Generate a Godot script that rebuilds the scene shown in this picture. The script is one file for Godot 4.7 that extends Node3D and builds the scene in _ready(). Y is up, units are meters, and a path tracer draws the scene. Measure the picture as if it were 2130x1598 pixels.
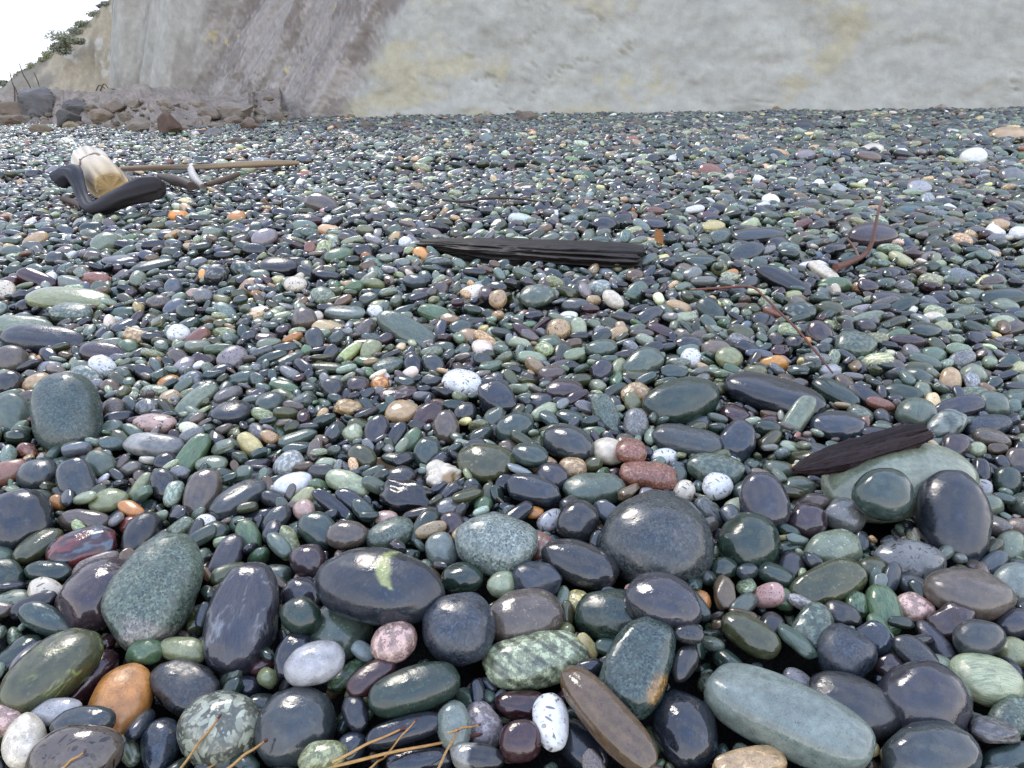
extends Node3D

# ---------------------------------------------------------------- the photograph's camera
const CAM_H := 0.5
const PITCH := 23.6
const FOCAL := 1418.0
const PX := 1065.0
const PY := 799.0

var rng := RandomNumberGenerator.new()
var noise := FastNoiseLite.new()
var noise2 := FastNoiseLite.new()
var fwd: Vector3
var upv: Vector3
var eye: Vector3
var used := {}
var mats := {}
var texs := {}
var spheres := {}
var nrm_tex: ImageTexture
var rgh_tex: ImageTexture

# height map of the stones laid so far, relative to the beach's surface
const CELL := 0.0045
const X0 := -3.3
const Z0 := -4.75
const NX := 1467
const NZ := 1050
var hm := PackedFloat32Array()
var owner_of := PackedByteArray()
const BED := -0.030

# real-world base colours (linear) of the wet stones
const COL := {
	"slate": [0.0344, 0.0413, 0.0421], "navy": [0.0155, 0.0189, 0.0249], "black": [0.013, 0.014, 0.016], "indigo": [0.0327, 0.0318, 0.0396],
	"charcoal": [0.0258, 0.0267, 0.0275], "grey": [0.135, 0.138, 0.132], "lgrey": [0.32, 0.315, 0.31], "teal": [0.0361, 0.0565, 0.0482],
	"pteal": [0.15, 0.18, 0.155], "dgreen": [0.0189, 0.0346, 0.0241], "green": [0.075, 0.125, 0.06], "sage": [0.155, 0.185, 0.125],
	"pgreen": [0.29, 0.325, 0.20], "lime": [0.34, 0.39, 0.15], "olive": [0.0533, 0.0583, 0.0258], "ggreen": [0.0757, 0.1021, 0.0757],
	"taupe": [0.092, 0.073, 0.058], "brown": [0.105, 0.068, 0.038], "maroon": [0.040, 0.016, 0.018], "plum": [0.0430, 0.0292, 0.0327],
	"red": [0.16, 0.040, 0.028], "rust": [0.20, 0.085, 0.055], "orange": [0.44, 0.19, 0.05], "tan": [0.40, 0.27, 0.14],
	"yellow": [0.48, 0.40, 0.17], "cream": [0.58, 0.51, 0.39], "white": [0.66, 0.66, 0.64], "pink": [0.42, 0.28, 0.23],
	"lilac": [0.21, 0.18, 0.18], "pole": [0.22, 0.235, 0.12], "blue": [0.078, 0.092, 0.112], "boulder": [0.19, 0.215, 0.15], "blotch": [0.092, 0.097, 0.072], "dblue": [0.0258, 0.0327, 0.0430],
}

func lin(c) -> Color:
	return Color(pow(clampf(c[0], 0.0, 1.0), 1.0 / 2.2), pow(clampf(c[1], 0.0, 1.0), 1.0 / 2.2), pow(clampf(c[2], 0.0, 1.0), 1.0 / 2.2))

func numbered(called: String) -> String:
	var k: int = used.get(called, 0)
	used[called] = k + 1
	return called if k == 0 else "%s_%03d" % [called, k]

func tag(o: Node, label: String, category: String, group := "") -> void:
	o.set_meta("label", label)
	o.set_meta("category", category)
	if group != "":
		o.set_meta("group", group)

func put(called: String, mesh: Mesh, mat: Material, parent: Node = null) -> MeshInstance3D:
	var o := MeshInstance3D.new()
	o.mesh = mesh
	o.material_override = mat
	if parent == null:
		o.name = numbered(called)
		add_child(o, true)
	else:
		o.name = called
		parent.add_child(o, true)
	return o

# ---------------------------------------------------------------- the beach's surface and the photograph's rays
func ground(x: float, z: float) -> float:
	var far := clampf((-z - 3.0) / 6.0, 0.0, 1.0)
	return 0.021 * x + noise2.get_noise_2d(x * 0.9, z * 0.9) * (0.016 + 0.02 * far)

func ray(px: float, py: float) -> Vector3:
	return Vector3.RIGHT * ((px - PX) / FOCAL) + upv * ((PY - py) / FOCAL) + fwd

func hit(px: float, py: float, h := 0.0) -> float:
	# depth at which the pixel's ray meets the beach raised by h
	var d := ray(px, py)
	var fall := 0.021 * d.x - d.y
	var t := clampf((eye.y - h) / maxf(fall, 0.008), 0.1, 60.0)
	for i in 8:
		var p := eye + d * t
		t += (p.y - ground(p.x, p.z) - h) / maxf(fall, 0.03) * 0.6
		t = clampf(t, 0.1, 60.0)
	return t

func at(px: float, py: float, h := 0.0) -> Vector3:
	return eye + ray(px, py) * hit(px, py, h)

func at_depth(px: float, py: float, z: float) -> Vector3:
	var d := ray(px, py)
	return eye + d * (z / d.z)

func surface_at(px: float, py: float, lift := 0.0) -> Vector3:
	# the first stone that the pixel's ray meets in the height map
	var d := ray(px, py)
	var t := hit(px, py, 0.11)
	while t < 8.0:
		var p := eye + d * t
		if p.y - ground(p.x, p.z) - lift < height_at(p.x, p.z):
			return p
		t += 0.002
	return at(px, py, lift)

func height_at(x: float, z: float) -> float:
	var i := int((x - X0) / CELL)
	var j := int((z - Z0) / CELL)
	if i < 0 or j < 0 or i >= NX or j >= NZ:
		return 0.0
	return hm[j * NX + i]

# ---------------------------------------------------------------- textures and materials
func seamless(size: int, freq: float, kind: int, s: int, oct := 3) -> PackedByteArray:
	var n := FastNoiseLite.new()
	n.seed = s
	n.frequency = freq
	n.noise_type = kind
	n.fractal_octaves = oct
	if kind == FastNoiseLite.TYPE_CELLULAR:
		n.fractal_type = FastNoiseLite.FRACTAL_NONE
	var im := n.get_seamless_image(size, size)
	im.convert(Image.FORMAT_L8)
	return im.get_data()

func stamp(v: PackedFloat32Array, size: int, count: int, r0: float, r1: float, to0: float, to1: float, long := 1.0) -> void:
	for k in count:
		var cx := rng.randf() * size
		var cy := rng.randf() * size
		var r := lerpf(r0, r1, pow(rng.randf(), 2.0))
		var to := rng.randf_range(to0, to1)
		var a := rng.randf() * PI
		var e := rng.randf_range(1.0, long)
		var ca := cos(a)
		var sa := sin(a)
		var m := int(ceil(r * e)) + 1
		for dy in range(-m, m + 1):
			for dx in range(-m, m + 1):
				var u := (dx * ca + dy * sa) / e
				var w := (-dx * sa + dy * ca) * sqrt(e)
				var q := clampf((r - maxf(absf(u) * 0.8 + absf(w) * 0.35, sqrt(u * u + w * w) * 0.92)) + 0.5, 0.0, 1.0)
				if q > 0.0:
					var at_ := posmod(int(cy) + dy, size) * size + posmod(int(cx) + dx, size)
					v[at_] = lerpf(v[at_], to, q)

func make_texture(v: PackedFloat32Array, size: int) -> ImageTexture:
	var lut := PackedByteArray()
	lut.resize(1025)
	for i in 1025:
		lut[i] = int(clampf(Color(i / 1024.0, 0, 0).linear_to_srgb().r, 0.0, 1.0) * 255.0)
	var b := PackedByteArray()
	b.resize(size * size)
	for i in size * size:
		b[i] = lut[int(clampf(v[i], 0.0, 1.0) * 1024.0)]
	var im := Image.create_from_data(size, size, false, Image.FORMAT_L8, b)
	return ImageTexture.create_from_image(im)

# grain of each kind of stone: [texture, brightness of its ground mass]
func grain(p: String) -> Array:
	if texs.has(p):
		return texs[p]
	var n := 512
	var fine := seamless(n, 0.09, FastNoiseLite.TYPE_SIMPLEX_SMOOTH, 11, 4)
	var mid := seamless(n, 0.018, FastNoiseLite.TYPE_SIMPLEX_SMOOTH, 23, 4)
	var v := PackedFloat32Array()
	v.resize(n * n)
	var base := 0.8
	for i in n * n:
		var f := fine[i] / 255.0 - 0.5
		var m := mid[i] / 255.0 - 0.5
		match p:
			"p": v[i] = 0.78 + 0.30 * f + 0.42 * m
			"g": v[i] = 0.42 + 0.40 * f + 0.14 * m
			"s": v[i] = 0.88 + 0.16 * f + 0.14 * m
			"b": v[i] = 0.24 + 0.16 * f + 0.06 * m
			"f": v[i] = 0.40 + 0.14 * f + 0.14 * m
			"m": v[i] = 0.62 + 0.25 * f + (0.30 if m > 0.04 else -0.14) + 0.3 * m
			"t": v[i] = 0.72
			"c": v[i] = 0.82 + 0.14 * f + 0.26 * m
	match p:
		"p":
			stamp(v, n, 700, 0.8, 2.6, 0.25, 0.6, 2.4)
			stamp(v, n, 500, 0.8, 2.2, 0.95, 1.0, 1.8)
			for k in 26:
				var sx := rng.randf() * n
				var sy := rng.randf() * n
				var sa := rng.randf() * TAU
				for q in rng.randi_range(30, 120):
					sa += rng.randf_range(-0.12, 0.12)
					sx += cos(sa)
					sy += sin(sa)
					var w := posmod(int(sy), n) * n + posmod(int(sx), n)
					v[w] = lerpf(v[w], 1.0, 0.6)
		"g":
			base = 0.48
			stamp(v, n, 5200, 1.0, 4.6, 0.55, 0.98, 1.9)
			stamp(v, n, 3000, 1.0, 3.8, 0.13, 0.28, 1.8)
		"s":
			base = 0.9
			stamp(v, n, 900, 1.0, 4.0, 0.10, 0.45, 2.2)
			stamp(v, n, 90, 3.0, 7.0, 0.08, 0.3, 2.6)
		"b":
			base = 0.26
			stamp(v, n, 1500, 1.0, 4.0, 0.45, 0.95, 1.8)
			stamp(v, n, 480, 4.0, 12.0, 0.6, 1.0, 2.2)
		"f":
			base = 0.42
			stamp(v, n, 900, 0.8, 2.6, 0.6, 1.0, 2.0)
			stamp(v, n, 60, 3.0, 7.0, 0.6, 0.95, 2.0)
		"m":
			base = 0.66
			stamp(v, n, 1600, 1.0, 4.0, 0.25, 0.5, 2.0)
			stamp(v, n, 700, 1.0, 3.5, 0.85, 1.0, 2.0)
		"t":
			base = 0.74
			var st := seamless(n, 0.02, FastNoiseLite.TYPE_SIMPLEX_SMOOTH, 31, 4)
			for y in n:
				for x in n:
					var w := (mid[y * n + x] / 255.0 - 0.5) * 40.0
					var s := st[posmod(int(y * 5 + w), n) * n + posmod(x / 2 + 100, n)] / 255.0 - 0.5
					v[y * n + x] = 0.74 + 0.75 * s + 0.2 * (fine[y * n + x] / 255.0 - 0.5)
			stamp(v, n, 500, 1.0, 2.6, 0.25, 0.5, 3.0)
	texs[p] = [make_texture(v, n), base]
	return texs[p]

func make_shared_maps() -> void:
	var im := Image.create_from_data(512, 512, false, Image.FORMAT_L8, seamless(512, 0.035, FastNoiseLite.TYPE_SIMPLEX_SMOOTH, 5, 5))
	im.convert(Image.FORMAT_RGBA8)
	im.bump_map_to_normal_map(2.2)
	nrm_tex = ImageTexture.create_from_image(im)
	var d := seamless(256, 0.03, FastNoiseLite.TYPE_SIMPLEX_SMOOTH, 8, 4)
	for i in d.size():
		d[i] = int(clampf(0.62 + 1.1 * (d[i] / 255.0 - 0.5), 0.25, 1.0) * 255.0)
	rgh_tex = ImageTexture.create_from_image(Image.create_from_data(256, 256, false, Image.FORMAT_L8, d))

func stone_mat(p: String, rough: float, scale: float, bump := 0.34) -> StandardMaterial3D:
	var key := "%s %.2f %.2f" % [p, rough, scale]
	if mats.has(key):
		return mats[key]
	var m := StandardMaterial3D.new()
	m.resource_name = "stone_" + p
	m.vertex_color_use_as_albedo = true
	m.vertex_color_is_srgb = true
	m.albedo_texture = grain(p)[0]
	m.uv1_triplanar = true
	m.uv1_scale = Vector3.ONE * scale
	m.uv1_triplanar_sharpness = 4.0
	m.roughness = rough
	m.roughness_texture = rgh_tex
	m.normal_enabled = true
	m.normal_texture = nrm_tex
	m.normal_scale = bump
	m.metallic_specular = 0.62
	mats[key] = m
	return m

func plain_mat(called: String, rough: float, scale: float, p := "p", bump := 0.6, world := false) -> StandardMaterial3D:
	var m := StandardMaterial3D.new()
	m.resource_name = called
	m.vertex_color_use_as_albedo = true
	m.vertex_color_is_srgb = true
	m.albedo_texture = grain(p)[0]
	m.uv1_triplanar = true
	m.uv1_world_triplanar = world
	m.uv1_scale = Vector3.ONE * scale
	m.roughness = rough
	m.normal_enabled = true
	m.normal_texture = nrm_tex
	m.normal_scale = bump
	return m

# ---------------------------------------------------------------- meshes
func sphere(n: int) -> Array:
	# a cube sphere: [directions, indices]
	if spheres.has(n):
		return spheres[n]
	var dirs := PackedVector3Array()
	var idx := PackedInt32Array()
	var seen := {}
	var faces := [[Vector3.RIGHT, Vector3.UP, Vector3.BACK], [Vector3.LEFT, Vector3.BACK, Vector3.UP], [Vector3.UP, Vector3.BACK, Vector3.RIGHT],
		[Vector3.DOWN, Vector3.RIGHT, Vector3.BACK], [Vector3.BACK, Vector3.RIGHT, Vector3.UP], [Vector3.FORWARD, Vector3.UP, Vector3.RIGHT]]
	for f in faces:
		var grid := []
		for j in n + 1:
			for i in n + 1:
				var u := tan((2.0 * i / n - 1.0) * PI / 4.0)
				var w := tan((2.0 * j / n - 1.0) * PI / 4.0)
				var p: Vector3 = (f[0] + f[1] * u + f[2] * w).normalized()
				var key := Vector3i((p * 10000.0).round())
				if not seen.has(key):
					seen[key] = dirs.size()
					dirs.append(p)
				grid.append(seen[key])
		for j in n:
			for i in n:
				var a: int = grid[j * (n + 1) + i]
				var b: int = grid[j * (n + 1) + i + 1]
				var c: int = grid[(j + 1) * (n + 1) + i + 1]
				var d: int = grid[(j + 1) * (n + 1) + i]
				idx.append_array([a, c, b, a, d, c])
	# make every triangle clockwise seen from outside
	for t in range(0, idx.size(), 3):
		var pa := dirs[idx[t]]
		var nn := (dirs[idx[t + 1]] - pa).cross(dirs[idx[t + 2]] - pa)
		if nn.dot(pa) > 0.0:
			var k := idx[t + 1]
			idx[t + 1] = idx[t + 2]
			idx[t + 2] = k
	spheres[n] = [dirs, idx]
	return spheres[n]

func finish(v: PackedVector3Array, idx: PackedInt32Array, cols := PackedColorArray()) -> ArrayMesh:
	var nr := PackedVector3Array()
	nr.resize(v.size())
	for t in range(0, idx.size(), 3):
		var a := idx[t]
		var b := idx[t + 1]
		var c := idx[t + 2]
		var f := (v[c] - v[a]).cross(v[b] - v[a])
		nr[a] += f
		nr[b] += f
		nr[c] += f
	for i in nr.size():
		nr[i] = nr[i].normalized()
	var arr := []
	arr.resize(Mesh.ARRAY_MAX)
	arr[Mesh.ARRAY_VERTEX] = v
	arr[Mesh.ARRAY_NORMAL] = nr
	arr[Mesh.ARRAY_INDEX] = idx
	if cols.size() > 0:
		arr[Mesh.ARRAY_COLOR] = cols
	var m := ArrayMesh.new()
	m.add_surface_from_arrays(Mesh.PRIMITIVE_TRIANGLES, arr)
	return m

func flat(v: PackedVector3Array, idx: PackedInt32Array, cols: PackedColorArray) -> ArrayMesh:
	# the same with hard edges
	var v2 := PackedVector3Array()
	var c2 := PackedColorArray()
	var i2 := PackedInt32Array()
	for k in idx.size():
		v2.append(v[idx[k]])
		c2.append(cols[idx[k]])
		i2.append(k)
	return finish(v2, i2, c2)

func shape_point(d: Vector3, s: Dictionary) -> Vector3:
	var m: float = s.m
	var q := d
	if m != 2.0:
		q = d / pow(pow(absf(d.x), m) + pow(absf(d.y), m) + pow(absf(d.z), m), 1.0 / m) * s.shrink
	var o: Vector3 = s.o
	var r: float = 1.0 + s.lump * noise.get_noise_3d(d.x * 55.0 + o.x, d.y * 40.0 + o.y, d.z * 55.0 + o.z) + s.bumps * noise.get_noise_3d(d.x * 170.0 + o.y, d.y * 170.0 + o.z, d.z * 170.0 + o.x)
	q *= r
	for c in s.cuts:
		var over: float = q.dot(c[0]) - c[1]
		if over > 0.0:
			q -= c[0] * (over * over / (over + 0.14)) * 0.85
	q.z *= 1.0 + s.egg * q.x
	q.y += s.bend * (q.x * q.x - 0.4)
	return q

func stone_shape(o: Vector3, codes := "") -> Dictionary:
	var s := {"o": o, "m": rng.randf_range(2.0, 2.5), "lump": rng.randf_range(0.08, 0.2), "bumps": rng.randf_range(0.01, 0.03), "egg": rng.randf_range(-0.2, 0.2), "bend": rng.randf_range(-0.06, 0.06), "cuts": []}
	for k in rng.randi_range(1, 3):
		var cn := Vector3(rng.randfn(), rng.randfn() * 0.8, rng.randfn()).normalized()
		s.cuts.append([cn, rng.randf_range(0.74, 0.93)])
	if codes.contains("a"):
		s.m = 2.7
		s.lump = 0.3
		for k in 4:
			s.cuts.append([Vector3(rng.randfn(), rng.randfn(), rng.randfn()).normalized(), rng.randf_range(0.6, 0.8)])
	if codes.contains("k"):
		s.lump = 0.5
		s.bumps = 0.12
	if codes.contains("q"):
		s.m = 2.0 + 0.25 * rng.randf()
		s.lump = 0.10
		s.egg *= 0.45
		s.cuts = [s.cuts[0]]
		s.cuts[0][1] = maxf(s.cuts[0][1], 0.82)
		s.bumps = 0.012
	s.shrink = lerpf(1.0, 0.90, (s.m - 2.0) / 0.7)
	return s

func stone_mesh(n: int, ax: Vector3, s: Dictionary, col: Array, codes: String, base: float) -> ArrayMesh:
	# a pebble of half axes ax, with the colours that run through its mass (veins, bands, patches)
	var sp := sphere(n)
	var dirs: PackedVector3Array = sp[0]
	var v := PackedVector3Array()
	var cols := PackedColorArray()
	v.resize(dirs.size())
	cols.resize(dirs.size())
	var o: Vector3 = s.o
	var c0 := Vector3(col[0], col[1], col[2])
	var veins := codes.contains("v") or codes.contains("V")
	var faint := 0.0 if rng.randf() < 0.5 else rng.randf_range(0.15, 0.45)
	var vcol := Vector3(0.26, 0.32, 0.08) if codes.contains("V") else c0 * 2.0 + Vector3(0.12, 0.13, 0.12)
	var bn := Vector3(rng.randfn(), rng.randfn() * 0.4, rng.randfn()).normalized()
	for i in dirs.size():
		var d := dirs[i]
		var q := shape_point(d, s)
		v[i] = q * ax
		var c := c0 * (1.0 + 0.2 * noise.get_noise_3d(d.x * 110.0 + o.z, d.y * 110.0 + o.x, d.z * 110.0 + o.y) + 0.3 * noise.get_noise_3d(d.x * 200.0 + o.z, d.y * 200.0, d.z * 200.0))
		if veins:
			var e := absf(noise.get_noise_3d(d.x * 75.0 + o.y, d.y * 75.0 + o.z, d.z * 75.0 + o.x) + 0.15 * noise.get_noise_3d(d.x * 160.0, d.y * 160.0 + o.x, d.z * 160.0))
			c = c.lerp(vcol, clampf(1.3 - e / 0.03, 0.0, 1.0) * 0.75 * smoothstep(-0.35, 0.15, noise.get_noise_3d(d.x * 70.0 + o.x, d.y * 70.0, d.z * 70.0 + o.y)))
		elif faint > 0.0 and n > 8:
			var e2 := absf(noise.get_noise_3d(d.x * 95.0 + o.y, d.y * 95.0 + o.z, d.z * 40.0 + o.x))
			c = c.lerp(c0 * 1.6 + Vector3(0.03, 0.03, 0.03), clampf(1.2 - e2 / 0.02, 0.0, 1.0) * faint)
		if codes.contains("n"):
			var w := sin(bn.dot(q) * 17.0 + 2.2 * noise.get_noise_3d(d.x * 60.0, d.y * 60.0 + o.y, d.z * 60.0)) + 0.6 * sin(bn.dot(q) * 41.0 + o.x)
			c *= lerpf(0.42, 1.12, smoothstep(-0.7, 0.1, w))
		if codes.contains("w"):
			var w2 := noise.get_noise_3d(d.x * 40.0 + o.x, d.y * 40.0 + o.x, d.z * 40.0 + o.z)
			c = c.lerp(Vector3(0.24, 0.205, 0.18), smoothstep(-0.1, 0.4, 1.4 * w2 - 0.9 * d.x - 0.62) * 0.6)
		if codes.contains("r"):
			var w3 := noise.get_noise_3d(d.x * 110.0 + o.x, d.y * 110.0, d.z * 110.0 + o.z)
			c = c.lerp(Vector3(0.16, 0.03, 0.03), smoothstep(0.02, 0.2, w3) * 0.8)
			c = c.lerp(Vector3(0.10, 0.13, 0.16), smoothstep(0.18, 0.34, -w3) * 0.8)
		if codes.contains("o"):
			var w4 := noise.get_noise_3d(d.x * 70.0 + o.y, d.y * 70.0, d.z * 70.0 + o.z)
			c = c.lerp(Vector3(0.24, 0.13, 0.035), smoothstep(-0.05, 0.5, 1.2 * w4 + 1.0 - 1.9 * d.distance_to(Vector3(-0.45, 0.45, 0.77))) * 0.85)
		if codes.contains("y"):
			var w5 := noise.get_noise_3d(d.x * 90.0 + o.y, d.y * 90.0, d.z * 90.0 + o.z)
			var near := absf(d.x - 0.22 - 0.25 * d.z + 0.2 * w5)
			c = c.lerp(Vector3(0.27, 0.29, 0.11), clampf(1.0 - (near - 0.09 + 0.12 * absf(d.z - 0.1)) / 0.05, 0.0, 1.0) * float(d.z < 0.55))
		if codes.contains("h"):
			c = c.lerp(Vector3(0.34, 0.33, 0.29), smoothstep(-0.05, 0.1, -d.x - 0.1 + 0.3 * noise.get_noise_3d(d.x * 60.0, d.y * 60.0 + o.y, d.z * 60.0)) * 0.7)
		if codes.contains("c"):
			var cr := absf(d.z + 0.12 * noise.get_noise_3d(d.x * 150.0, o.x, o.y))
			if d.x > 0.0:
				c *= lerpf(0.25, 1.0, smoothstep(0.0, 0.05, cr))
		if codes.contains("x"):
			var w6 := noise.get_noise_3d(d.x * 210.0 + o.z, d.y * 210.0, d.z * 210.0 + o.y)
			c = c.lerp(Vector3(0.36, 0.35, 0.28), smoothstep(0.24, 0.42, w6 + 0.12 * d.y) * 0.6)
		c /= base
		cols[i] = lin([c.x, c.y, c.z])
	return finish(v, sp[1], cols)

# ---------------------------------------------------------------- laying stones
func ellipsoid(b: Basis) -> Array:
	# b's columns are the half axes: coefficients for the lower and upper surface over (dx, dz)
	var qi := (b * b.transposed()).inverse()
	var q := b * b.transposed()
	return [qi.y.y, qi.x.y, qi.z.y, qi.x.x, qi.x.z, qi.z.z, sqrt(q.x.x), sqrt(q.z.z), sqrt(q.y.y)]

func rest_height(e: Array, x: float, z: float, inner: float) -> Vector3:
	# height of the centre (relative to the beach) at which the stone just touches what lies below; then the share of its foot over large stones
	var a: float = e[0]
	var bx: float = e[1]
	var bz: float = e[2]
	var cxx: float = e[3]
	var cxz: float = e[4]
	var czz: float = e[5]
	var ex: float = e[6] * inner
	var ez: float = e[7] * inner
	var i0 := maxi(int((x - ex - X0) / CELL), 0)
	var i1 := mini(int((x + ex - X0) / CELL), NX - 1)
	var j0 := maxi(int((z - ez - Z0) / CELL), 0)
	var j1 := mini(int((z + ez - Z0) / CELL), NZ - 1)
	var top := -1.0
	var over := 0
	var cells := 0
	for j in range(j0, j1 + 1):
		var dz := Z0 + (j + 0.5) * CELL - z
		var row := j * NX
		var kz := czz * dz * dz - 1.0
		for i in range(i0, i1 + 1):
			var dx := X0 + (i + 0.5) * CELL - x
			var bb := bx * dx + bz * dz
			var disc := bb * bb - a * (cxx * dx * dx + 2.0 * cxz * dx * dz + kz)
			if disc > 0.0:
				var h := hm[row + i] + (bb + sqrt(disc)) / a
				cells += 1
				if owner_of[row + i] == 1:
					over += 1
				if h > top:
					top = h
	return Vector3(top, float(over) / maxf(cells, 1.0), cells)

func lay(e: Array, x: float, y: float, z: float, who: int) -> void:
	var a: float = e[0]
	var i0 := maxi(int((x - e[6] - X0) / CELL), 0)
	var i1 := mini(int((x + e[6] - X0) / CELL), NX - 1)
	var j0 := maxi(int((z - e[7] - Z0) / CELL), 0)
	var j1 := mini(int((z + e[7] - Z0) / CELL), NZ - 1)
	for j in range(j0, j1 + 1):
		var dz := Z0 + (j + 0.5) * CELL - z
		for i in range(i0, i1 + 1):
			var dx := X0 + (i + 0.5) * CELL - x
			var bb: float = e[1] * dx + e[2] * dz
			var disc: float = bb * bb - a * (e[3] * dx * dx + 2.0 * e[4] * dx * dz + e[5] * dz * dz - 1.0)
			# under the swell of a large stone there is room for small ones
			if disc > 0.0 and (who == 2 or sqrt(disc) / a > e[8] * 0.52):
				var h := y + (-bb + sqrt(disc)) / a
				if h > hm[j * NX + i]:
					hm[j * NX + i] = h
					owner_of[j * NX + i] = who

func solve(px: float, py: float, A: float, B: float, ang: float, thick := 0.0) -> Array:
	# the stone whose outline, seen along the pixel's ray, is that ellipse: half axes per metre of depth, as a basis (columns: long, up, across)
	var v := ray(px, py)
	var d := v.normalized()
	var r := d.cross(Vector3.UP).normalized()
	var u := r.cross(d)
	var vx := (px - PX) / FOCAL
	var vy := (PY - py) / FOCAL
	var ir := Vector2(r.x - vx * r.dot(fwd), r.dot(upv) - vy * r.dot(fwd))
	var iu := Vector2(u.x - vx * u.dot(fwd), u.dot(upv) - vy * u.dot(fwd))
	var det := ir.x * iu.y - ir.y * iu.x
	var th := deg_to_rad(-ang)
	var a1 := Vector2(cos(th), sin(th)) * A / 2.0 / FOCAL
	var a2 := Vector2(-sin(th), cos(th)) * B / 2.0 / FOCAL
	var inv := func(p: Vector2) -> Vector2: return Vector2(iu.y * p.x - iu.x * p.y, -ir.y * p.x + ir.x * p.y) / det
	var b1: Vector2 = inv.call(a1)
	var b2: Vector2 = inv.call(a2)
	var s11 := b1.x * b1.x + b2.x * b2.x
	var s12 := b1.x * b1.y + b2.x * b2.y
	var s22 := b1.y * b1.y + b2.y * b2.y
	var big := maxf(b1.length(), b2.length())
	var small := minf(b1.length(), b2.length())
	var el := asin(-d.y)
	var hz := Vector3(d.x, 0, d.z).normalized()
	var best := []
	for T in [0.0, 8.0, 16.0, 24.0, 32.0, 40.0, 48.0]:
		var w: float = el + deg_to_rad(T)
		var sn := sin(w)
		var cs := cos(w)
		for cr in [0.5, 0.58, 0.66, 0.74, 0.82, 0.88]:
			if thick > 0.0 and absf(cr - thick) > 0.05:
				continue
			var c: float = cr * small
			var gdd := (s22 - c * c * cs * cs) / (sn * sn)
			var grd := s12 / sn
			if gdd <= 0.0 or gdd * s11 - grd * grd <= 1e-12:
				continue
			var tr := s11 + gdd
			var dt := s11 * gdd - grd * grd
			var l1 := tr / 2.0 + sqrt(maxf(tr * tr / 4.0 - dt, 0.0))
			var l2 := dt / l1
			var a := sqrt(l1)
			var b := sqrt(l2)
			var cost: float = maxf(a / (big * 1.16) - 1.0, 0.0) * 6.0 + maxf(c / b - 0.95, 0.0) * 3.0 + T * 0.006 + absf(cr - 0.78) * 0.3
			if best.is_empty() or cost < best[0]:
				var al := 0.5 * atan2(2.0 * grd, s11 - gdd)
				var dv := hz * cos(deg_to_rad(T)) + Vector3.UP * sin(deg_to_rad(T))
				var nv := Vector3.UP * cos(deg_to_rad(T)) - hz * sin(deg_to_rad(T))
				var X := r * cos(al) + dv * sin(al)
				best = [cost, Basis(X * a, nv * c, X.cross(nv).normalized() * b), c]
	if best.is_empty():
		best = [9.0, Basis(r * big, Vector3.UP * small * 0.8, hz * small), small * 0.8]
	return [best[1], best[2]]

func settle(px: float, py: float, S: Array, lift: float, tol := 0.3, on_top := false) -> float:
	# slides the stone along the ray, up from the beach, until it no longer sinks into the stones laid before
	var v := ray(px, py)
	var t := hit(px, py, 0.0)
	for k in 3:
		t = hit(px, py, S[1] * t * lift)
	if t > 4.6:
		return t
	if on_top:
		t = minf(t, (surface_at(px, py + 6.0) - eye).dot(fwd))
	for k in 60:
		var p := eye + v * t
		var b: Basis = S[0]
		var e := ellipsoid(Basis(b.x * t, b.y * t, b.z * t))
		var need := rest_height(e, p.x, p.z, 0.72).x
		if p.y - ground(p.x, p.z) > need - S[1] * t * tol:
			return t
		t *= 0.994
	return t
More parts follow.
